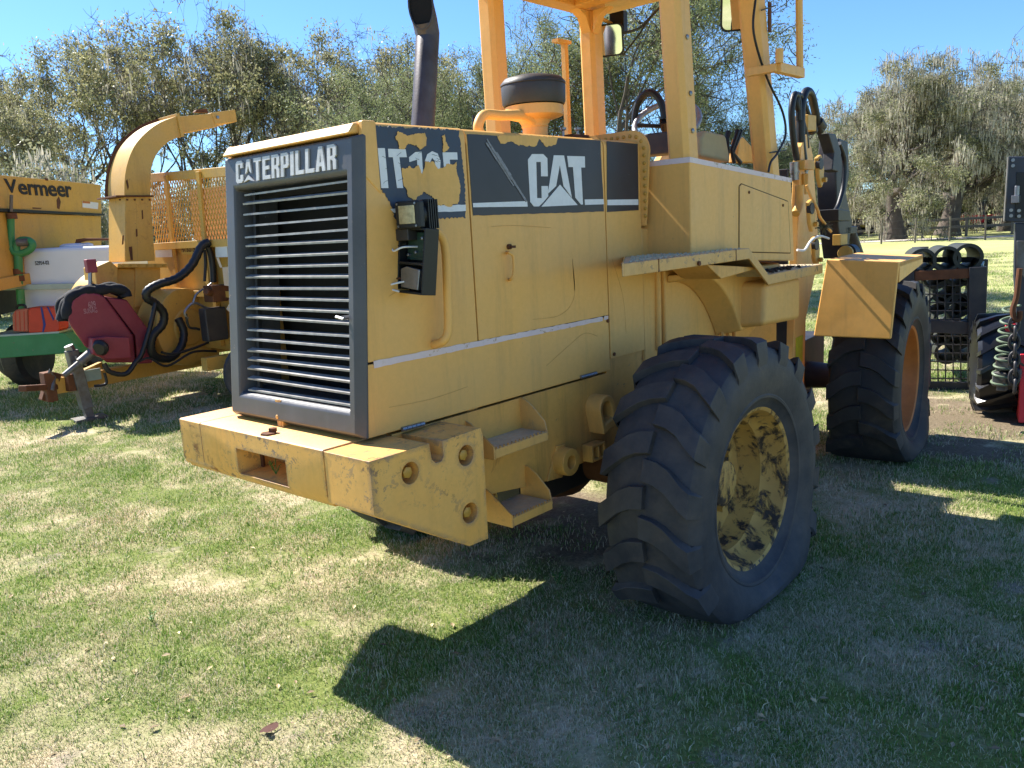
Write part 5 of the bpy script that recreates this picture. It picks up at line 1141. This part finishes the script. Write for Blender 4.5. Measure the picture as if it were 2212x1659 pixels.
# ================================================================== far away: fence, parked machines under the trees
FA, FB = Vector((39.5, 13.6, 0)), Vector((42.3, 3.9, 0)); fd_ = (FB-FA).normalized()
FN = thing('wire_fence', tuple(FA), 'thin post and wire fence across the far edge of the field', 'fence')
pg = None
L = (FB-FA).length; n_ = 9
for k in range(n_):
    p = FA+fd_*(L*k/(n_-1)*1.15-.3)
    if pg is None: g = G(); g.cyl((0, 0, 0), (0, 0, 1.15), .045, .04, 8); pg = g.mesh('fence_post', WOODP)
    o = bpy.data.objects.new('fence_post', pg); COL.objects.link(o); o.location = p; o.rotation_euler = (random.uniform(-.03, .03), random.uniform(-.03, .03), 0); child(o, FN)
g = G()
for z in (.35, .7, 1.05): g.tube([FA-fd_*3+Vector((0, 0, z)), FB+fd_*3+Vector((0, 0, z))], .006, 4)
g.build('fence_wire', GALV, FN)
RF_ = thing('rail_fence', (43, 14, 0), 'low wooden rail fence under the moss-hung trees beyond the track', 'fence')
for k in range(6):
    p = Vector((45.5+k*.5, 15-k*2.0, 0)); g = G(); g.box(p.x-.06, p.x+.06, p.y-.06, p.y+.06, 0, 1.0); g.build('fence_post', WOODP, RF_)
for z in (.5, .9):
    g = G(); beam(g, (45.4, 15.3, z), (48.1, 4.7, z), .04, .12); g.build('rail', WOODP, RF_)
def parked(name, loc, rot, L_, W_, H_, mat, label, cat, cabin=True):
    M = Matrix.Translation(loc) @ Matrix.Rotation(rot, 4, 'Z'); o = thing(name, loc, label, cat)
    g = G(M); g.prism([(-L_/2, .45), (-L_/2, .45+H_*.45), (-L_*.1, .45+H_*.5), (L_/2, .45+H_*.42), (L_/2, .45)], 'y', -W_/2, W_/2); g.build('body', mat, o, .06, 3)
    if cabin:
        g = G(M); g.prism([(-L_*.42, .45+H_*.47), (-L_*.34, .45+H_), (L_*.05, .45+H_), (L_*.16, .45+H_*.47)], 'y', -W_*.42, W_*.42); cb_ = g.build('cab', mat, o, .05)
        g = G(M); g.prism([(-L_*.36, .45+H_*.55), (-L_*.31, .45+H_*.92), (L_*.03, .45+H_*.92), (L_*.11, .45+H_*.55)], 'y', -W_*.43, W_*.43); g.build('window', DARK, cb_)
    for sx in (-.3, .3):
        for sy in (-1, 1):
            g = G(M); g.lathe([(0, -.1), (.3, -.1), (.34, -.06), (.34, .06), (.3, .1), (0, .1)], (sx*L_, sy*W_*.48, .34), (0, 1, 0), 18); g.build('wheel', TYRED, o)
    return o
parked('red_truck', (57, 11.2, 0), R(-42), 2.6, 1.6, 1.0, simple('bright_red_paint', lin(205, 28, 38), .4, var=.1), 'bright red truck parked far off beyond the right-hand trees', 'truck', False)
parked('red_trailer', (60, 9.6, 0), R(-42), 2.4, 1.6, .9, simple('dull_red_paint', lin(150, 44, 44), .5, var=.1), 'dull red trailer standing right of the bright red truck, far off', 'trailer', False)
parked('blue_pickup', (58, 15.0, 0), R(-44), 2.4, 1.4, .8, simple('grey_blue_paint', lin(120, 138, 160), .4, var=.1), 'grey blue pickup parked far off between the two trunks', 'pickup')
parked('yellow_car', (58, 18.4, 0), R(-44), 2.0, 1.4, .6, simple('dull_yellow_paint', lin(190, 160, 80), .5, var=.1), 'dull yellow machine parked far off left of the grey blue pickup', 'farm machine')

# ================================================================== GROUND
BARE = [(5.6, -.5, 1.05), (4.6, -.9, .5), (2.1, .4, .9)]
def ground_mat(name, far=False):
    n = N(name); ge = n.n('ShaderNodeNewGeometry'); pos = ge.outputs['Position']
    big = n.noise(.9, 5, .6, pos); mid = n.noise(4.5, 5, .65, pos); fine = n.noise(60, 5, .75, pos)
    dry = n.ramp(n.math('ADD', n.math('MULTIPLY', big, .65), n.math('MULTIPLY', mid, .35)), .46, .60)
    gr = n.mix(n.ramp(fine, .3, .7), lin(80, 94, 44), lin(138, 146, 84))
    dr = n.mix(n.ramp(fine, .3, .7), lin(158, 142, 112), lin(212, 198, 166))
    col = n.mix(dry, gr, dr)
    so = n.ramp(n.noise(2.4, 4, .6, pos), .60, .68); col = n.mix(n.math('MULTIPLY', so, .75), col, n.mix(n.ramp(fine, .3, .7), lin(124, 112, 98), lin(168, 156, 140)))
    for bx_, by_, br_ in BARE:
        d = n.n('ShaderNodeVectorMath'); d.operation = 'DISTANCE'; n.l(pos, d.inputs[0]); d.inputs[1].default_value = (bx_, by_, 0)
        k_ = n.ramp(n.math('ADD', n.math('MULTIPLY', d.outputs['Value'], 1/br_), n.math('MULTIPLY', n.math('SUBTRACT', mid, .5), 2.2)), 1.05, .6)
        col = n.mix(n.math('MULTIPLY', k_, .9), col, n.mix(n.ramp(fine, .3, .7), lin(88, 74, 60), lin(138, 122, 104)))
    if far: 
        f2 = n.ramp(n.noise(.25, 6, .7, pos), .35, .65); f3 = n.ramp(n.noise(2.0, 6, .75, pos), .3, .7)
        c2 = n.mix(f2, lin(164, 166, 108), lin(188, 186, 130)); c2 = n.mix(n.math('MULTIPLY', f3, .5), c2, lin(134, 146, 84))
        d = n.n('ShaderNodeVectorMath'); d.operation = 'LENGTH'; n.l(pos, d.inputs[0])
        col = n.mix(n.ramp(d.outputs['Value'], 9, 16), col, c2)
    n.bump(n.math('ADD', fine, n.math('MULTIPLY', mid, 1.0)), .6, .02)
    return n.fin(col, .95, 0, .1)
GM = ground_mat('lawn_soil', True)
g = G(); xs_ = [-400, -150, -60, -25]+[(-10+i*.5) for i in range(61)]+[25, 32, 45, 60, 90, 160, 300, 500]
def gz(x, y):
    d = math.hypot(x, y); return (.012*math.sin(x*1.7+.4)*math.sin(y*1.3+1)+.008*math.sin(x*3.9+y*2.2) if d < 25 else 0)-.006
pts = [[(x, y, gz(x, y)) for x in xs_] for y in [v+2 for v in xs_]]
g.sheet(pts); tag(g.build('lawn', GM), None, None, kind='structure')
g = G(); dT = Vector((.276, -.961, 0)); nT = Vector((.961, .276, 0)); c0 = Vector((44.4, 9.5, .012))
g.sheet([[c0-dT*90-nT*1.1, c0-dT*90+nT*1.1], [c0+dT*60-nT*1.1, c0+dT*60+nT*1.1]]); tag(g.build('farm_track', simple('pale_track', lin(196, 186, 172), .95, var=.15)), None, None, kind='structure')

# ================================================================== GRASS (nobody could count it)
def grass_mat():
    n = N('grass_blade'); ge = n.n('ShaderNodeNewGeometry'); pos = ge.outputs['Position']
    big = n.noise(.9, 5, .6, pos); mid = n.noise(4.5, 5, .65, pos)
    rnd = ge.outputs['Random Per Island']
    dry = n.math('ADD', n.math('ADD', n.math('MULTIPLY', big, .65), n.math('MULTIPLY', mid, .35)), n.math('MULTIPLY', n.math('SUBTRACT', rnd, .5), .30))
    dry = n.ramp(dry, .435, .59)
    gr = n.mix(rnd, lin(86, 124, 46), lin(168, 190, 98)); dr = n.mix(rnd, lin(170, 152, 118), lin(226, 212, 180))
    col = n.mix(dry, gr, dr)
    n.fin(col, .6, 0, .25)
    n.b.inputs['Subsurface Weight'].default_value = 0
    tr = n.n('ShaderNodeBsdfTranslucent'); n.l(col, tr.inputs[0]); mx = n.n('ShaderNodeMixShader'); mx.inputs[0].default_value = .3
    n.l(n.b.outputs[0], mx.inputs[1]); n.l(tr.outputs[0], mx.inputs[2]); n.l(mx.outputs[0], n.t.nodes['Material Output'].inputs[0])
    return n.m
GRM = grass_mat()
protos = bpy.data.collections.new('grass_tufts')
def tuft(seed, nb, rad, h0, h1, wdt):
    r = np.random.default_rng(seed); V = []; F = []
    for i in range(nb):
        a, rr_ = r.uniform(0, 6.283), rad*math.sqrt(r.uniform()); x, y = rr_*math.cos(a), rr_*math.sin(a)
        h = r.uniform(h0, h1); b = r.uniform(0, 6.283); ln = h*r.uniform(.2, 1.3); t = r.uniform(0, 6.283); wx, wy = wdt*math.cos(t), wdt*math.sin(t)
        k = len(V); mx, my = x+ln*.35*math.cos(b), y+ln*.35*math.sin(b); tx, ty = x+ln*math.cos(b), y+ln*math.sin(b)
        V += [(x-wx, y-wy, -.005), (x+wx, y+wy, -.005), (mx+wx*.8, my+wy*.8, h*.6), (mx-wx*.8, my-wy*.8, h*.6), (tx, ty, h*r.uniform(.7, 1))]
        F += [(k, k+1, k+2, k+3), (k+3, k+2, k+4)]
    me = bpy.data.meshes.new('grass_tuft'); me.from_pydata(V, [], F); me.materials.append(GRM)
    o = bpy.data.objects.new('grass_tuft', me); protos.objects.link(o); return o
for s in range(6): tuft(s, 110, .11, .007, .024, .0014)
for s in range(3): tuft(20+s, 40, .08, .018, .045, .0019)
def scatter(name, pts, idx, rot, scl, coll):
    me = bpy.data.meshes.new(name); me.from_pydata(pts, [], [])
    for nm, ty, dat in (('idx', 'INT', idx), ('rot', 'FLOAT', rot), ('scl', 'FLOAT', scl)):
        a = me.attributes.new(nm, ty, 'POINT'); a.data.foreach_set('value', dat)
    o = bpy.data.objects.new(name, me); COL.objects.link(o)
    ng = bpy.data.node_groups.new(name, 'GeometryNodeTree'); ng.interface.new_socket('Geometry', in_out='INPUT', socket_type='NodeSocketGeometry'); ng.interface.new_socket('Geometry', in_out='OUTPUT', socket_type='NodeSocketGeometry')
    nd = ng.nodes; i_ = nd.new('NodeGroupInput'); o_ = nd.new('NodeGroupOutput'); ip = nd.new('GeometryNodeInstanceOnPoints'); ci = nd.new('GeometryNodeCollectionInfo')
    ci.inputs['Collection'].default_value = coll; ci.inputs['Separate Children'].default_value = True; ci.inputs['Reset Children'].default_value = True
    def attr(nm, ty): a = nd.new('GeometryNodeInputNamedAttribute'); a.data_type = ty; a.inputs['Name'].default_value = nm; return a.outputs['Attribute']
    L_ = ng.links.new
    L_(i_.outputs[0], ip.inputs['Points']); L_(ci.outputs[0], ip.inputs['Instance']); ip.inputs['Pick Instance'].default_value = True
    L_(attr('idx', 'INT'), ip.inputs['Instance Index'])
    cx = nd.new('ShaderNodeCombineXYZ'); L_(attr('rot', 'FLOAT'), cx.inputs[2]); L_(cx.outputs[0], ip.inputs['Rotation']); L_(attr('scl', 'FLOAT'), ip.inputs['Scale']); L_(ip.outputs[0], o_.inputs[0])
    m = o.modifiers.new('scatter', 'NODES'); m.node_group = ng; return o
def in_view(x, y, mg=90):
    d = np.stack([x-CAM.x, y-CAM.y, np.full_like(x, -CAM.z)], -1); z = d @ np.array(fw); u = PW/2+F_PX*(d @ np.array(cr))/z; v = PH/2-F_PX*(d @ np.array(cu))/z
    return (z > .5) & (u > -mg) & (u < PW+mg) & (v < PH+mg*2), z
P_, I_, R_, S_ = [], [], [], []
for (d0, d1, dens, sc0) in ((1.2, 4.2, 190, 1.0), (4.2, 8, 80, 1.35), (8, 16, 22, 2.0), (16, 30, 6, 2.6)):
    span = d1+2; n_ = int((span*2)**2*dens); x = rng.uniform(CAM.x-span, CAM.x+span, n_); y = rng.uniform(CAM.y-span, CAM.y+span, n_)
    ok, z = in_view(x, y); ok &= (z >= d0) & (z < d1); x, y = x[ok], y[ok]; k = len(x)
    P_.append(np.stack([x, y, np.array([gz(a, b) for a, b in zip(x, y)])], -1)); I_.append(np.where(rng.uniform(size=k) < .06, rng.integers(6, 9, k), rng.integers(0, 6, k))); R_.append(rng.uniform(0, 6.283, k)); S_.append(sc0*rng.uniform(.7, 1.3, k))
P_ = np.concatenate(P_); I_ = np.concatenate(I_); R_ = np.concatenate(R_); S_ = np.concatenate(S_)
keep = np.ones(len(P_), bool)
for bx_, by_, br_ in BARE: keep &= (np.hypot(P_[:, 0]-bx_, P_[:, 1]-by_)/br_+rng.normal(0, .25, len(P_))) > .85
P_, I_, R_, S_ = P_[keep], I_[keep], R_[keep], S_[keep]
tag(scatter('grass', P_.tolist(), I_.astype(np.int32), R_.astype(np.float32), S_.astype(np.float32), protos), None, None, kind='stuff')
# scattered dry leaves and chips
rr = random.Random(5); V, F = [], []
for k in range(260):
    u, v = rr.uniform(-50, 2250), rr.uniform(900, 1700); q = az(u, v, .0)
    s = rr.uniform(.008, .024); a = rr.uniform(0, 6.28); z = gz(q.x, q.y)+rr.uniform(.006, .022); c_, s_ = math.cos(a), math.sin(a); b = len(V)
    for dx, dy, dz in ((-1, 0, 0), (0, -.45, .15), (1, 0, .1), (0, .45, .3)): V.append((q.x+s*(dx*c_-dy*s_), q.y+s*(dx*s_+dy*c_), z+s*dz))
    F.append((b, b+1, b+2, b+3))
me = bpy.data.meshes.new('fallen_leaves'); me.from_pydata(V, [], F); nlm = N('dry_leaf'); gl = nlm.n('ShaderNodeNewGeometry'); me.materials.append(nlm.fin(nlm.mix(gl.outputs['Random Per Island'], lin(96, 66, 44), lin(206, 186, 140)), .7))
o = bpy.data.objects.new('fallen_leaves', me); COL.objects.link(o); tag(o, None, None, kind='stuff')
q = az(580, 1572, .01); g = G(); ring_ = [(q.x+.03*math.cos(t)*(1+.4*math.cos(3*t)), q.y+.022*math.sin(t)*(1+.4*math.cos(3*t)), .006+.008*math.sin(2*t)) for t in [2*math.pi*k/18 for k in range(18)]]
g.f([g.v(p) for p in ring_]); tag(g.build('fallen_leaf', simple('brown_leaf', lin(88, 50, 40), .7)), 'single dark brown dead leaf on the sunlit lawn in the foreground', 'leaf')
# weed in the counterweight pocket
def weed(loc, n_, h, label, seed):
    r = random.Random(seed); o = thing('weed', loc, label, 'plant'); g = G(); gl_ = G()
    for k in range(n_):
        a = r.uniform(0, 6.28); top = Vector(loc)+Vector((math.cos(a)*h*.4, math.sin(a)*h*.4, h*r.uniform(.6, 1))); g.tube([loc, top], .0015, 4)
        for j in range(5):
            c = Vector(loc).lerp(top, .35+.16*j); b = r.uniform(0, 6.28); l = h*.22; d = Vector((math.cos(b), math.sin(b), .4)).normalized()*l; s = Vector((-math.sin(b), math.cos(b), 0))*l*.3
            gl_.f([gl_.v(c), gl_.v(c+d*.5+s), gl_.v(c+d), gl_.v(c+d*.5-s)])
    wmat = simple('weed_green', lin(72, 120, 40), .6, var=.3, scale=40) if 'weed_green' not in bpy.data.materials else bpy.data.materials['weed_green']
    g.build('stem', wmat, o); gl_.build('leaves', wmat, o)
q = ax(596, 1022, XB+.05); weed((q.x, q.y, za+.006), 4, .055, 'tiny green weed growing in the slot of the yellow counterweight', 1)
weed(tuple(az(1205, 1262, 0)), 5, .07, 'small bright green sprig at the edge of the loader shadow by the rear tyre', 2)
weed(tuple(az(455, 862, 0)), 10, .22, 'leafy green weed growing in the grass under the towed grinder', 3)
weed(tuple(az(330, 1345, 0)), 5, .06, 'fresh green tuft of weed in the sunlit lawn on the left', 4)

# ================================================================== TREES
def leaf_mat(name, a, b, c):
    n = N(name); ge = n.n('ShaderNodeNewGeometry'); rnd = ge.outputs['Random Per Island']
    cl = n.ramp(n.noise(.9, 3, .6, ge.outputs['Position']), .35, .65)
    col = n.mix(cl, n.mix(rnd, a, b), n.mix(rnd, b, c))
    n.fin(col, .5, 0, .35)
    tr = n.n('ShaderNodeBsdfTranslucent'); n.l(col, tr.inputs[0]); mx = n.n('ShaderNodeMixShader'); mx.inputs[0].default_value = .4
    n.l(n.b.outputs[0], mx.inputs[1]); n.l(tr.outputs[0], mx.inputs[2]); n.l(mx.outputs[0], n.t.nodes['Material Output'].inputs[0])
    return n.m
BARK = simple('oak_bark', lin(98, 88, 80), .95, var=.45, scale=3, bump=.6)
TWIG = simple('grey_twig', lin(112, 102, 96), .95, var=.3, scale=3)
L_OAK = leaf_mat('oak_leaves', lin(104, 108, 74), lin(146, 145, 104), lin(188, 180, 136))
L_NEAR = leaf_mat('grey_green_leaves', lin(92, 104, 68), lin(130, 140, 94), lin(164, 168, 120))
L_MOSSY = leaf_mat('dusty_oak_leaves', lin(100, 106, 76), lin(134, 136, 102), lin(164, 160, 126))
MOSS = leaf_mat('hanging_moss', lin(146, 142, 126), lin(178, 172, 154), lin(200, 192, 172))
def grow(r, H, spread, levels, trunk_r, lean, up_bias, nch, first=.28):
    segs, tips = [], []
    def rec(p, d, L, rad, lv):
        n_ = 4; pts = [p.copy()]; rs_ = [rad]; dd = d.copy()
        for i in range(n_):
            dd = dd+r.normal(0, .16 if lv else .05, 3); dd[2] += up_bias*(.12 if lv else .05); dd /= np.linalg.norm(dd); p = p+dd*L/n_; pts.append(p.copy()); rs_.append(rad*(1-.5*(i+1)/n_))
        segs.append((pts, rs_, lv))
        if lv >= levels: tips.append((pts, lv)); return
        k = nch[min(lv, len(nch)-1)]
        for c in range(k):
            t = r.uniform(.45, 1) if c else 1.0; i = min(n_, max(1, int(round(t*n_)))); q = pts[i]
            a = r.uniform(0, 6.283); tilt = r.uniform(.45, 1.0)*spread if (c or lv == 0) else r.uniform(.1, .4)
            u = np.cross(dd, [r.normal(), r.normal(), r.normal()]); u /= np.linalg.norm(u)
            nd = dd*math.cos(tilt)+u*math.sin(tilt); nd /= np.linalg.norm(nd)
            rec(q, nd, L*r.uniform(.62, .86), max(rs_[i]*r.uniform(.6, .8), .006), lv+1)
    d0 = np.array([lean[0], lean[1], 1.0]); d0 /= np.linalg.norm(d0)
    rec(np.zeros(3), d0, H*first, trunk_r, 0); return segs, tips
def tubes_mesh(name, segs, mat, minr=.008):
    V, F = [], []
    for pts, rs_, lv in segs:
        n_ = 8 if lv == 0 else (5 if lv < 3 else 3); base = len(V)
        for i, p in enumerate(pts):
            d = pts[min(i+1, len(pts)-1)]-pts[max(i-1, 0)]; d = d/np.linalg.norm(d); u = np.cross(d, [.3, .9, .2]); u /= np.linalg.norm(u); w_ = np.cross(d, u)
            fl = 1.35 if (lv == 0 and i == 0) else 1
            for k in range(n_): t = 6.28318*k/n_; V.append(p+(u*math.cos(t)+w_*math.sin(t))*max(rs_[i], minr)*fl)
        for i in range(len(pts)-1):
            for k in range(n_): F.append((base+i*n_+k, base+i*n_+(k+1) % n_, base+(i+1)*n_+(k+1) % n_, base+(i+1)*n_+k))
    me = bpy.data.meshes.new(name); me.from_pydata([tuple(v) for v in V], [], F); me.materials.append(mat); me.shade_smooth(); return me
def quads_mesh(name, c, u, v, mat):
    n_ = len(c); V = np.stack([c-u, c-v*.5, c+u, c+v*.5], 1).reshape(-1, 3)
    me = bpy.data.meshes.new(name); me.vertices.add(n_*4); me.vertices.foreach_set('co', V.ravel().astype(np.float32)); me.loops.add(n_*4); me.loops.foreach_set('vertex_index', np.arange(n_*4, dtype=np.int32))
    me.polygons.add(n_); me.polygons.foreach_set('loop_start', np.arange(0, n_*4, 4, dtype=np.int32)); me.update(calc_edges=True); me.materials.append(mat); return me
def rdir(r, n_): a = r.normal(size=(n_, 3)); return a/np.linalg.norm(a, axis=1, keepdims=True)
def tree_meshes(seed, H, spread, levels, trunk_r, nch, n_leaf, ls, cluster, lmat, moss=0, lean=(0, 0), up=.6, bare_top=0, first=.28, flat_=.7, minr=.008, asp=.5, moss_len=1.0, clumps=0, clump_r=.5, twigs=0, twig_l=1.0):
    r = np.random.default_rng(seed); segs, tips = grow(r, H, spread, levels, trunk_r, lean, up, nch, first)
    top = max(p[2] for pts, lv in tips for p in pts); s = H/top
    segs = [([p*s for p in pts], [q*s**.5 for q in rs_], lv) for pts, rs_, lv in segs]; tips = [([p*s for p in pts], lv) for pts, lv in tips]
    T = np.array([p for pts, lv in tips for p in pts[2:]]); T0 = T.copy()
    keep = np.ones(len(T), bool)
    if bare_top: keep = r.uniform(size=len(T)) > np.clip((T[:, 2]/H-(1-bare_top))/bare_top, 0, 1)*.92
    T = T[keep]
    # uneven clumps: some twigs carry far more leaves than others
    wgt = r.gamma(.55, 1, len(T))
    if clumps:
        ci = r.choice(len(T), clumps); dd_ = ((T[:, None]-T[ci][None])**2).sum(-1).min(1); wgt = wgt*np.exp(-dd_/(2*clump_r**2))+1e-4*wgt
    idx = r.choice(len(T), n_leaf, p=wgt/wgt.sum())
    off = r.normal(size=(n_leaf, 3))*np.array([cluster, cluster, cluster*flat_]); c = T[idx]+off
    if twigs:
        k2 = r.integers(0, len(T0), twigs); p0 = T0[k2]; dv = rdir(r, twigs)*.8+np.array([0, 0, .12]); ln = r.uniform(.4, 1.0, (twigs, 1))*twig_l
        segs += [([a, a+d*l*.5+r.normal(0, .03, 3), a+d*l], [.012, .009, .005], 5) for a, d, l in zip(p0, dv, ln)]
    u = rdir(r, n_leaf); v = np.cross(u, rdir(r, n_leaf)); v /= np.linalg.norm(v, axis=1, keepdims=True)+1e-9
    tm = tubes_mesh('trunk', segs, BARK, minr)
    k = ls*r.uniform(.6, 1.3, (n_leaf, 1)); lm = quads_mesh('crown', c, u*k, v*k*asp*2, lmat); mm = None
    if moss:
        low = [p for pts, rs_, lv in segs if lv >= 2 for p in pts[1:]]; low = np.array(low); i2 = r.integers(0, len(low), moss//7); base = np.repeat(low[i2], 7, 0); n2 = len(base)
        base = base+r.normal(size=(n2, 3))*np.array([.16, .16, .1]); ln = r.gamma(2.2, .22, (n2, 1))*moss_len; a = r.uniform(0, 6.283, n2)
        mid = base+np.stack([r.normal(0, .03, n2), r.normal(0, .03, n2), -ln[:, 0]*.5], -1)
        uu = np.stack([r.normal(0, .08, n2), r.normal(0, .08, n2), -np.ones(n2)], -1)*ln*.5; vv = np.stack([np.cos(a), np.sin(a), np.zeros(n2)], -1)*r.uniform(.03, .09, (n2, 1)); mm = quads_mesh('moss', mid, uu, vv, MOSS)
    return tm, lm, mm
def plant_tree(name, meshes, loc, rot, scl, label, group=None, cat='tree'):
    o = thing(name, loc, label, cat, group); o.rotation_euler = (0, 0, rot); o.scale = scl if hasattr(scl, '__len__') else (scl,)*3
    for nm, me in zip(('trunk', 'crown', 'moss'), meshes):
        if me: c = bpy.data.objects.new(nm, me); COL.objects.link(c); c.parent = o
        if me and nm == 'moss': c['kind'] = 'stuff'
    return o
# the oak row behind the left machines
OAK = [tree_meshes(31+k, 12, .95, 5, .30, (5, 3, 3, 3, 2), 13000, .085, .30, L_OAK, 700, (r_, -.05), (.4), .06, .3, .7, .006, clumps=80, clump_r=.5, twigs=2600, twig_l=.8) for k, r_ in enumerate((.05, -.1, .12))]
spec = [(-60, 150, 44, 0, 1.2, 'oak at the left edge of the tree row with a low broken crown'), (110, 112, 47, 1, 2.1, 'oak with sparse bare upper twigs above the black lettering'), (215, 118, 52, 2, .4, 'slim oak behind the bent chute, sky showing through it'), (385, 40, 46, 0, 3.3, 'tallest oak of the left row, forked trunk, bare crown top'), (500, 95, 50, 2, 5.0, 'oak just right of the tallest one, dense lower limbs'), (660, 58, 47, 1, 4.1, 'broad yellow green oak above the grille, second tallest of the row'), (800, 98, 49, 0, 5.6, 'rounded oak just left of the exhaust stack'), (930, 150, 52, 2, 2.9, 'low oak half hidden behind the exhaust stack'), (30, 250, 36, 2, 4.4, 'small oak in front of the row, behind the black lettering'), (560, 250, 56, 1, .9, 'far low oak in the gap right of the chute spout'), (760, 200, 58, 2, 3.8, 'far oak low between two bigger crowns left of the exhaust'), (1020, 190, 60, 1, 1.4, 'far oak right of the exhaust stack, seen behind the near tree')]
for px_, py_, D, k, rot, lab_ in spec:
    top = dep(px_, py_, D); h = top.z*1.1; b = Vector((top.x, top.y, 0))
    plant_tree('oak_tree', OAK[k], tuple(b), rot, (h/12*.85, h/12*.85, h/12), lab_, 'oaks in the row behind the left machines')
# grey moss-hung brush low on the left
BR = tree_meshes(77, 5, 1.1, 4, .1, (5, 4, 3, 2), 9000, .06, .3, L_MOSSY, 5000, (0, 0), .3, .3, .3, .8, .01)
for px_, py_, D, rot, lab_ in ((40, 310, 24, .5, 'grey moss-hung brush above the yellow box machine'), (150, 330, 26, 2.4, 'paler grey brush between the lettering and the chute'), (-70, 320, 23, 4, 'grey brush at the left edge behind the yellow box machine')):
    top = dep(px_, py_, D); plant_tree('bush', BR, (top.x, top.y, 0), rot, top.z/5, lab_, 'grey brush behind the yellow box machine', 'bush')
for px_, py_, D, rot, lab_ in ((250, 400, 34, .5, 'dark undergrowth behind the chute'), (420, 380, 36, 1.4, 'dark undergrowth behind the mesh screen'), (560, 360, 38, 2.2, 'dark undergrowth left of the grille top'), (120, 400, 33, 3.3, 'dark undergrowth behind the yellow lettered panel'), (900, 330, 40, 4.1, 'dark undergrowth behind the exhaust foot'), (760, 330, 40, 5, 'dark undergrowth behind the hood')):
    top = dep(px_, py_, D); plant_tree('bush', BR, (top.x, top.y, 0), rot, (top.z/5*1.3, top.z/5*1.3, top.z/5), lab_, 'undergrowth below the oak row', 'bush')
# the near grey-green tree behind the cab
NT = tree_meshes(5, 8.2, .85, 5, .14, (5, 4, 4, 3, 3), 105000, .034, .15, L_NEAR, 0, (.02, .0), .45, 0, .22, .9, .005, .24, twigs=2500, twig_l=.5)
b = dep(1290, 200, 15.5); plant_tree('olive_leaved_tree', NT, (b.x, b.y, 0), .3, (1.0, 1.0, .98), 'near tree with small grey green leaves rising behind the roll cage')
b = dep(1130, 240, 17); plant_tree('olive_leaved_tree', NT, (b.x, b.y, 0), 1.2, (.75, .75, .8), 'grey green tree seen between the two left posts of the roll cage')
b = dep(1000, 260, 17); plant_tree('olive_leaved_tree', NT, (b.x, b.y, 0), 2.4, (.7, .7, .72), 'smaller grey green tree between the exhaust stack and the air cleaner')
b = dep(1560, 260, 19); plant_tree('olive_leaved_tree', NT, (b.x, b.y, 0), 4.2, (.62, .62, .56), 'smaller grey green tree behind the cab controls')
# moss-draped oaks on the right
MO_ = [tree_meshes(91+k, 13, 1.3, 5, .5, (6, 3, 3, 3, 2), 36000, .085, .36, L_MOSSY, 15000, (0, 0), .12, .15, .15, .7, .012, .5, .8, clumps=200, clump_r=.5, twigs=3000, twig_l=1.2) for k in range(2)]
for px_, bpy_, tpy, D, k, rot, wd, lab_ in ((1943, 520, 135, 43, 0, .4, 1.0, 'moss-draped oak with dark trunk, left of the right-hand pair'), (2062, 518, 118, 43, 1, 1.9, 1.0, 'moss-draped oak with twin limbs, right of the right-hand pair'), (2200, 520, 140, 46, 0, 3.1, 1.0, 'moss-draped oak at the right edge behind the mast'), (1850, 520, 215, 52, 1, 4.4, .9, 'lower moss-draped oak seen just right of the loader hoses'), (2120, 520, 150, 56, 0, 5.2, 1.2, 'far moss-draped oak filling between the right-hand trees'), (1990, 520, 190, 60, 1, .8, 1.2, 'far oak behind the pair of dark trunks'), (1720, 520, 275, 55, 0, 2.6, .9, 'far oak low behind the cab front pillar')):
    top = dep(px_, tpy, D); h = top.z; s = h/13; plant_tree('mossy_oak', MO_[k], (top.x, top.y, 0), rot, (s*wd, s*wd, s), lab_, 'moss-draped oaks on the right')
for i, (px_, D, sc_b) in enumerate(((1880, 62, .7), (1960, 64, .62), (2040, 63, .7), (2130, 62, .65), (2215, 60, .75), (1790, 60, .7))):
    b = dep(px_, 500, D); plant_tree('bush', BR, (b.x, b.y, 0), i*1.3, (sc_b*1.8, sc_b*1.8, sc_b), ['brown brush behind the left dark trunk', 'brown brush behind the gap between the two trunks', 'brown brush behind the right dark trunk', 'brown brush above the far red truck', 'brown brush at the right edge beyond the field', 'brown brush right of the loader front arms'][i], 'brush beyond the track', 'bush')
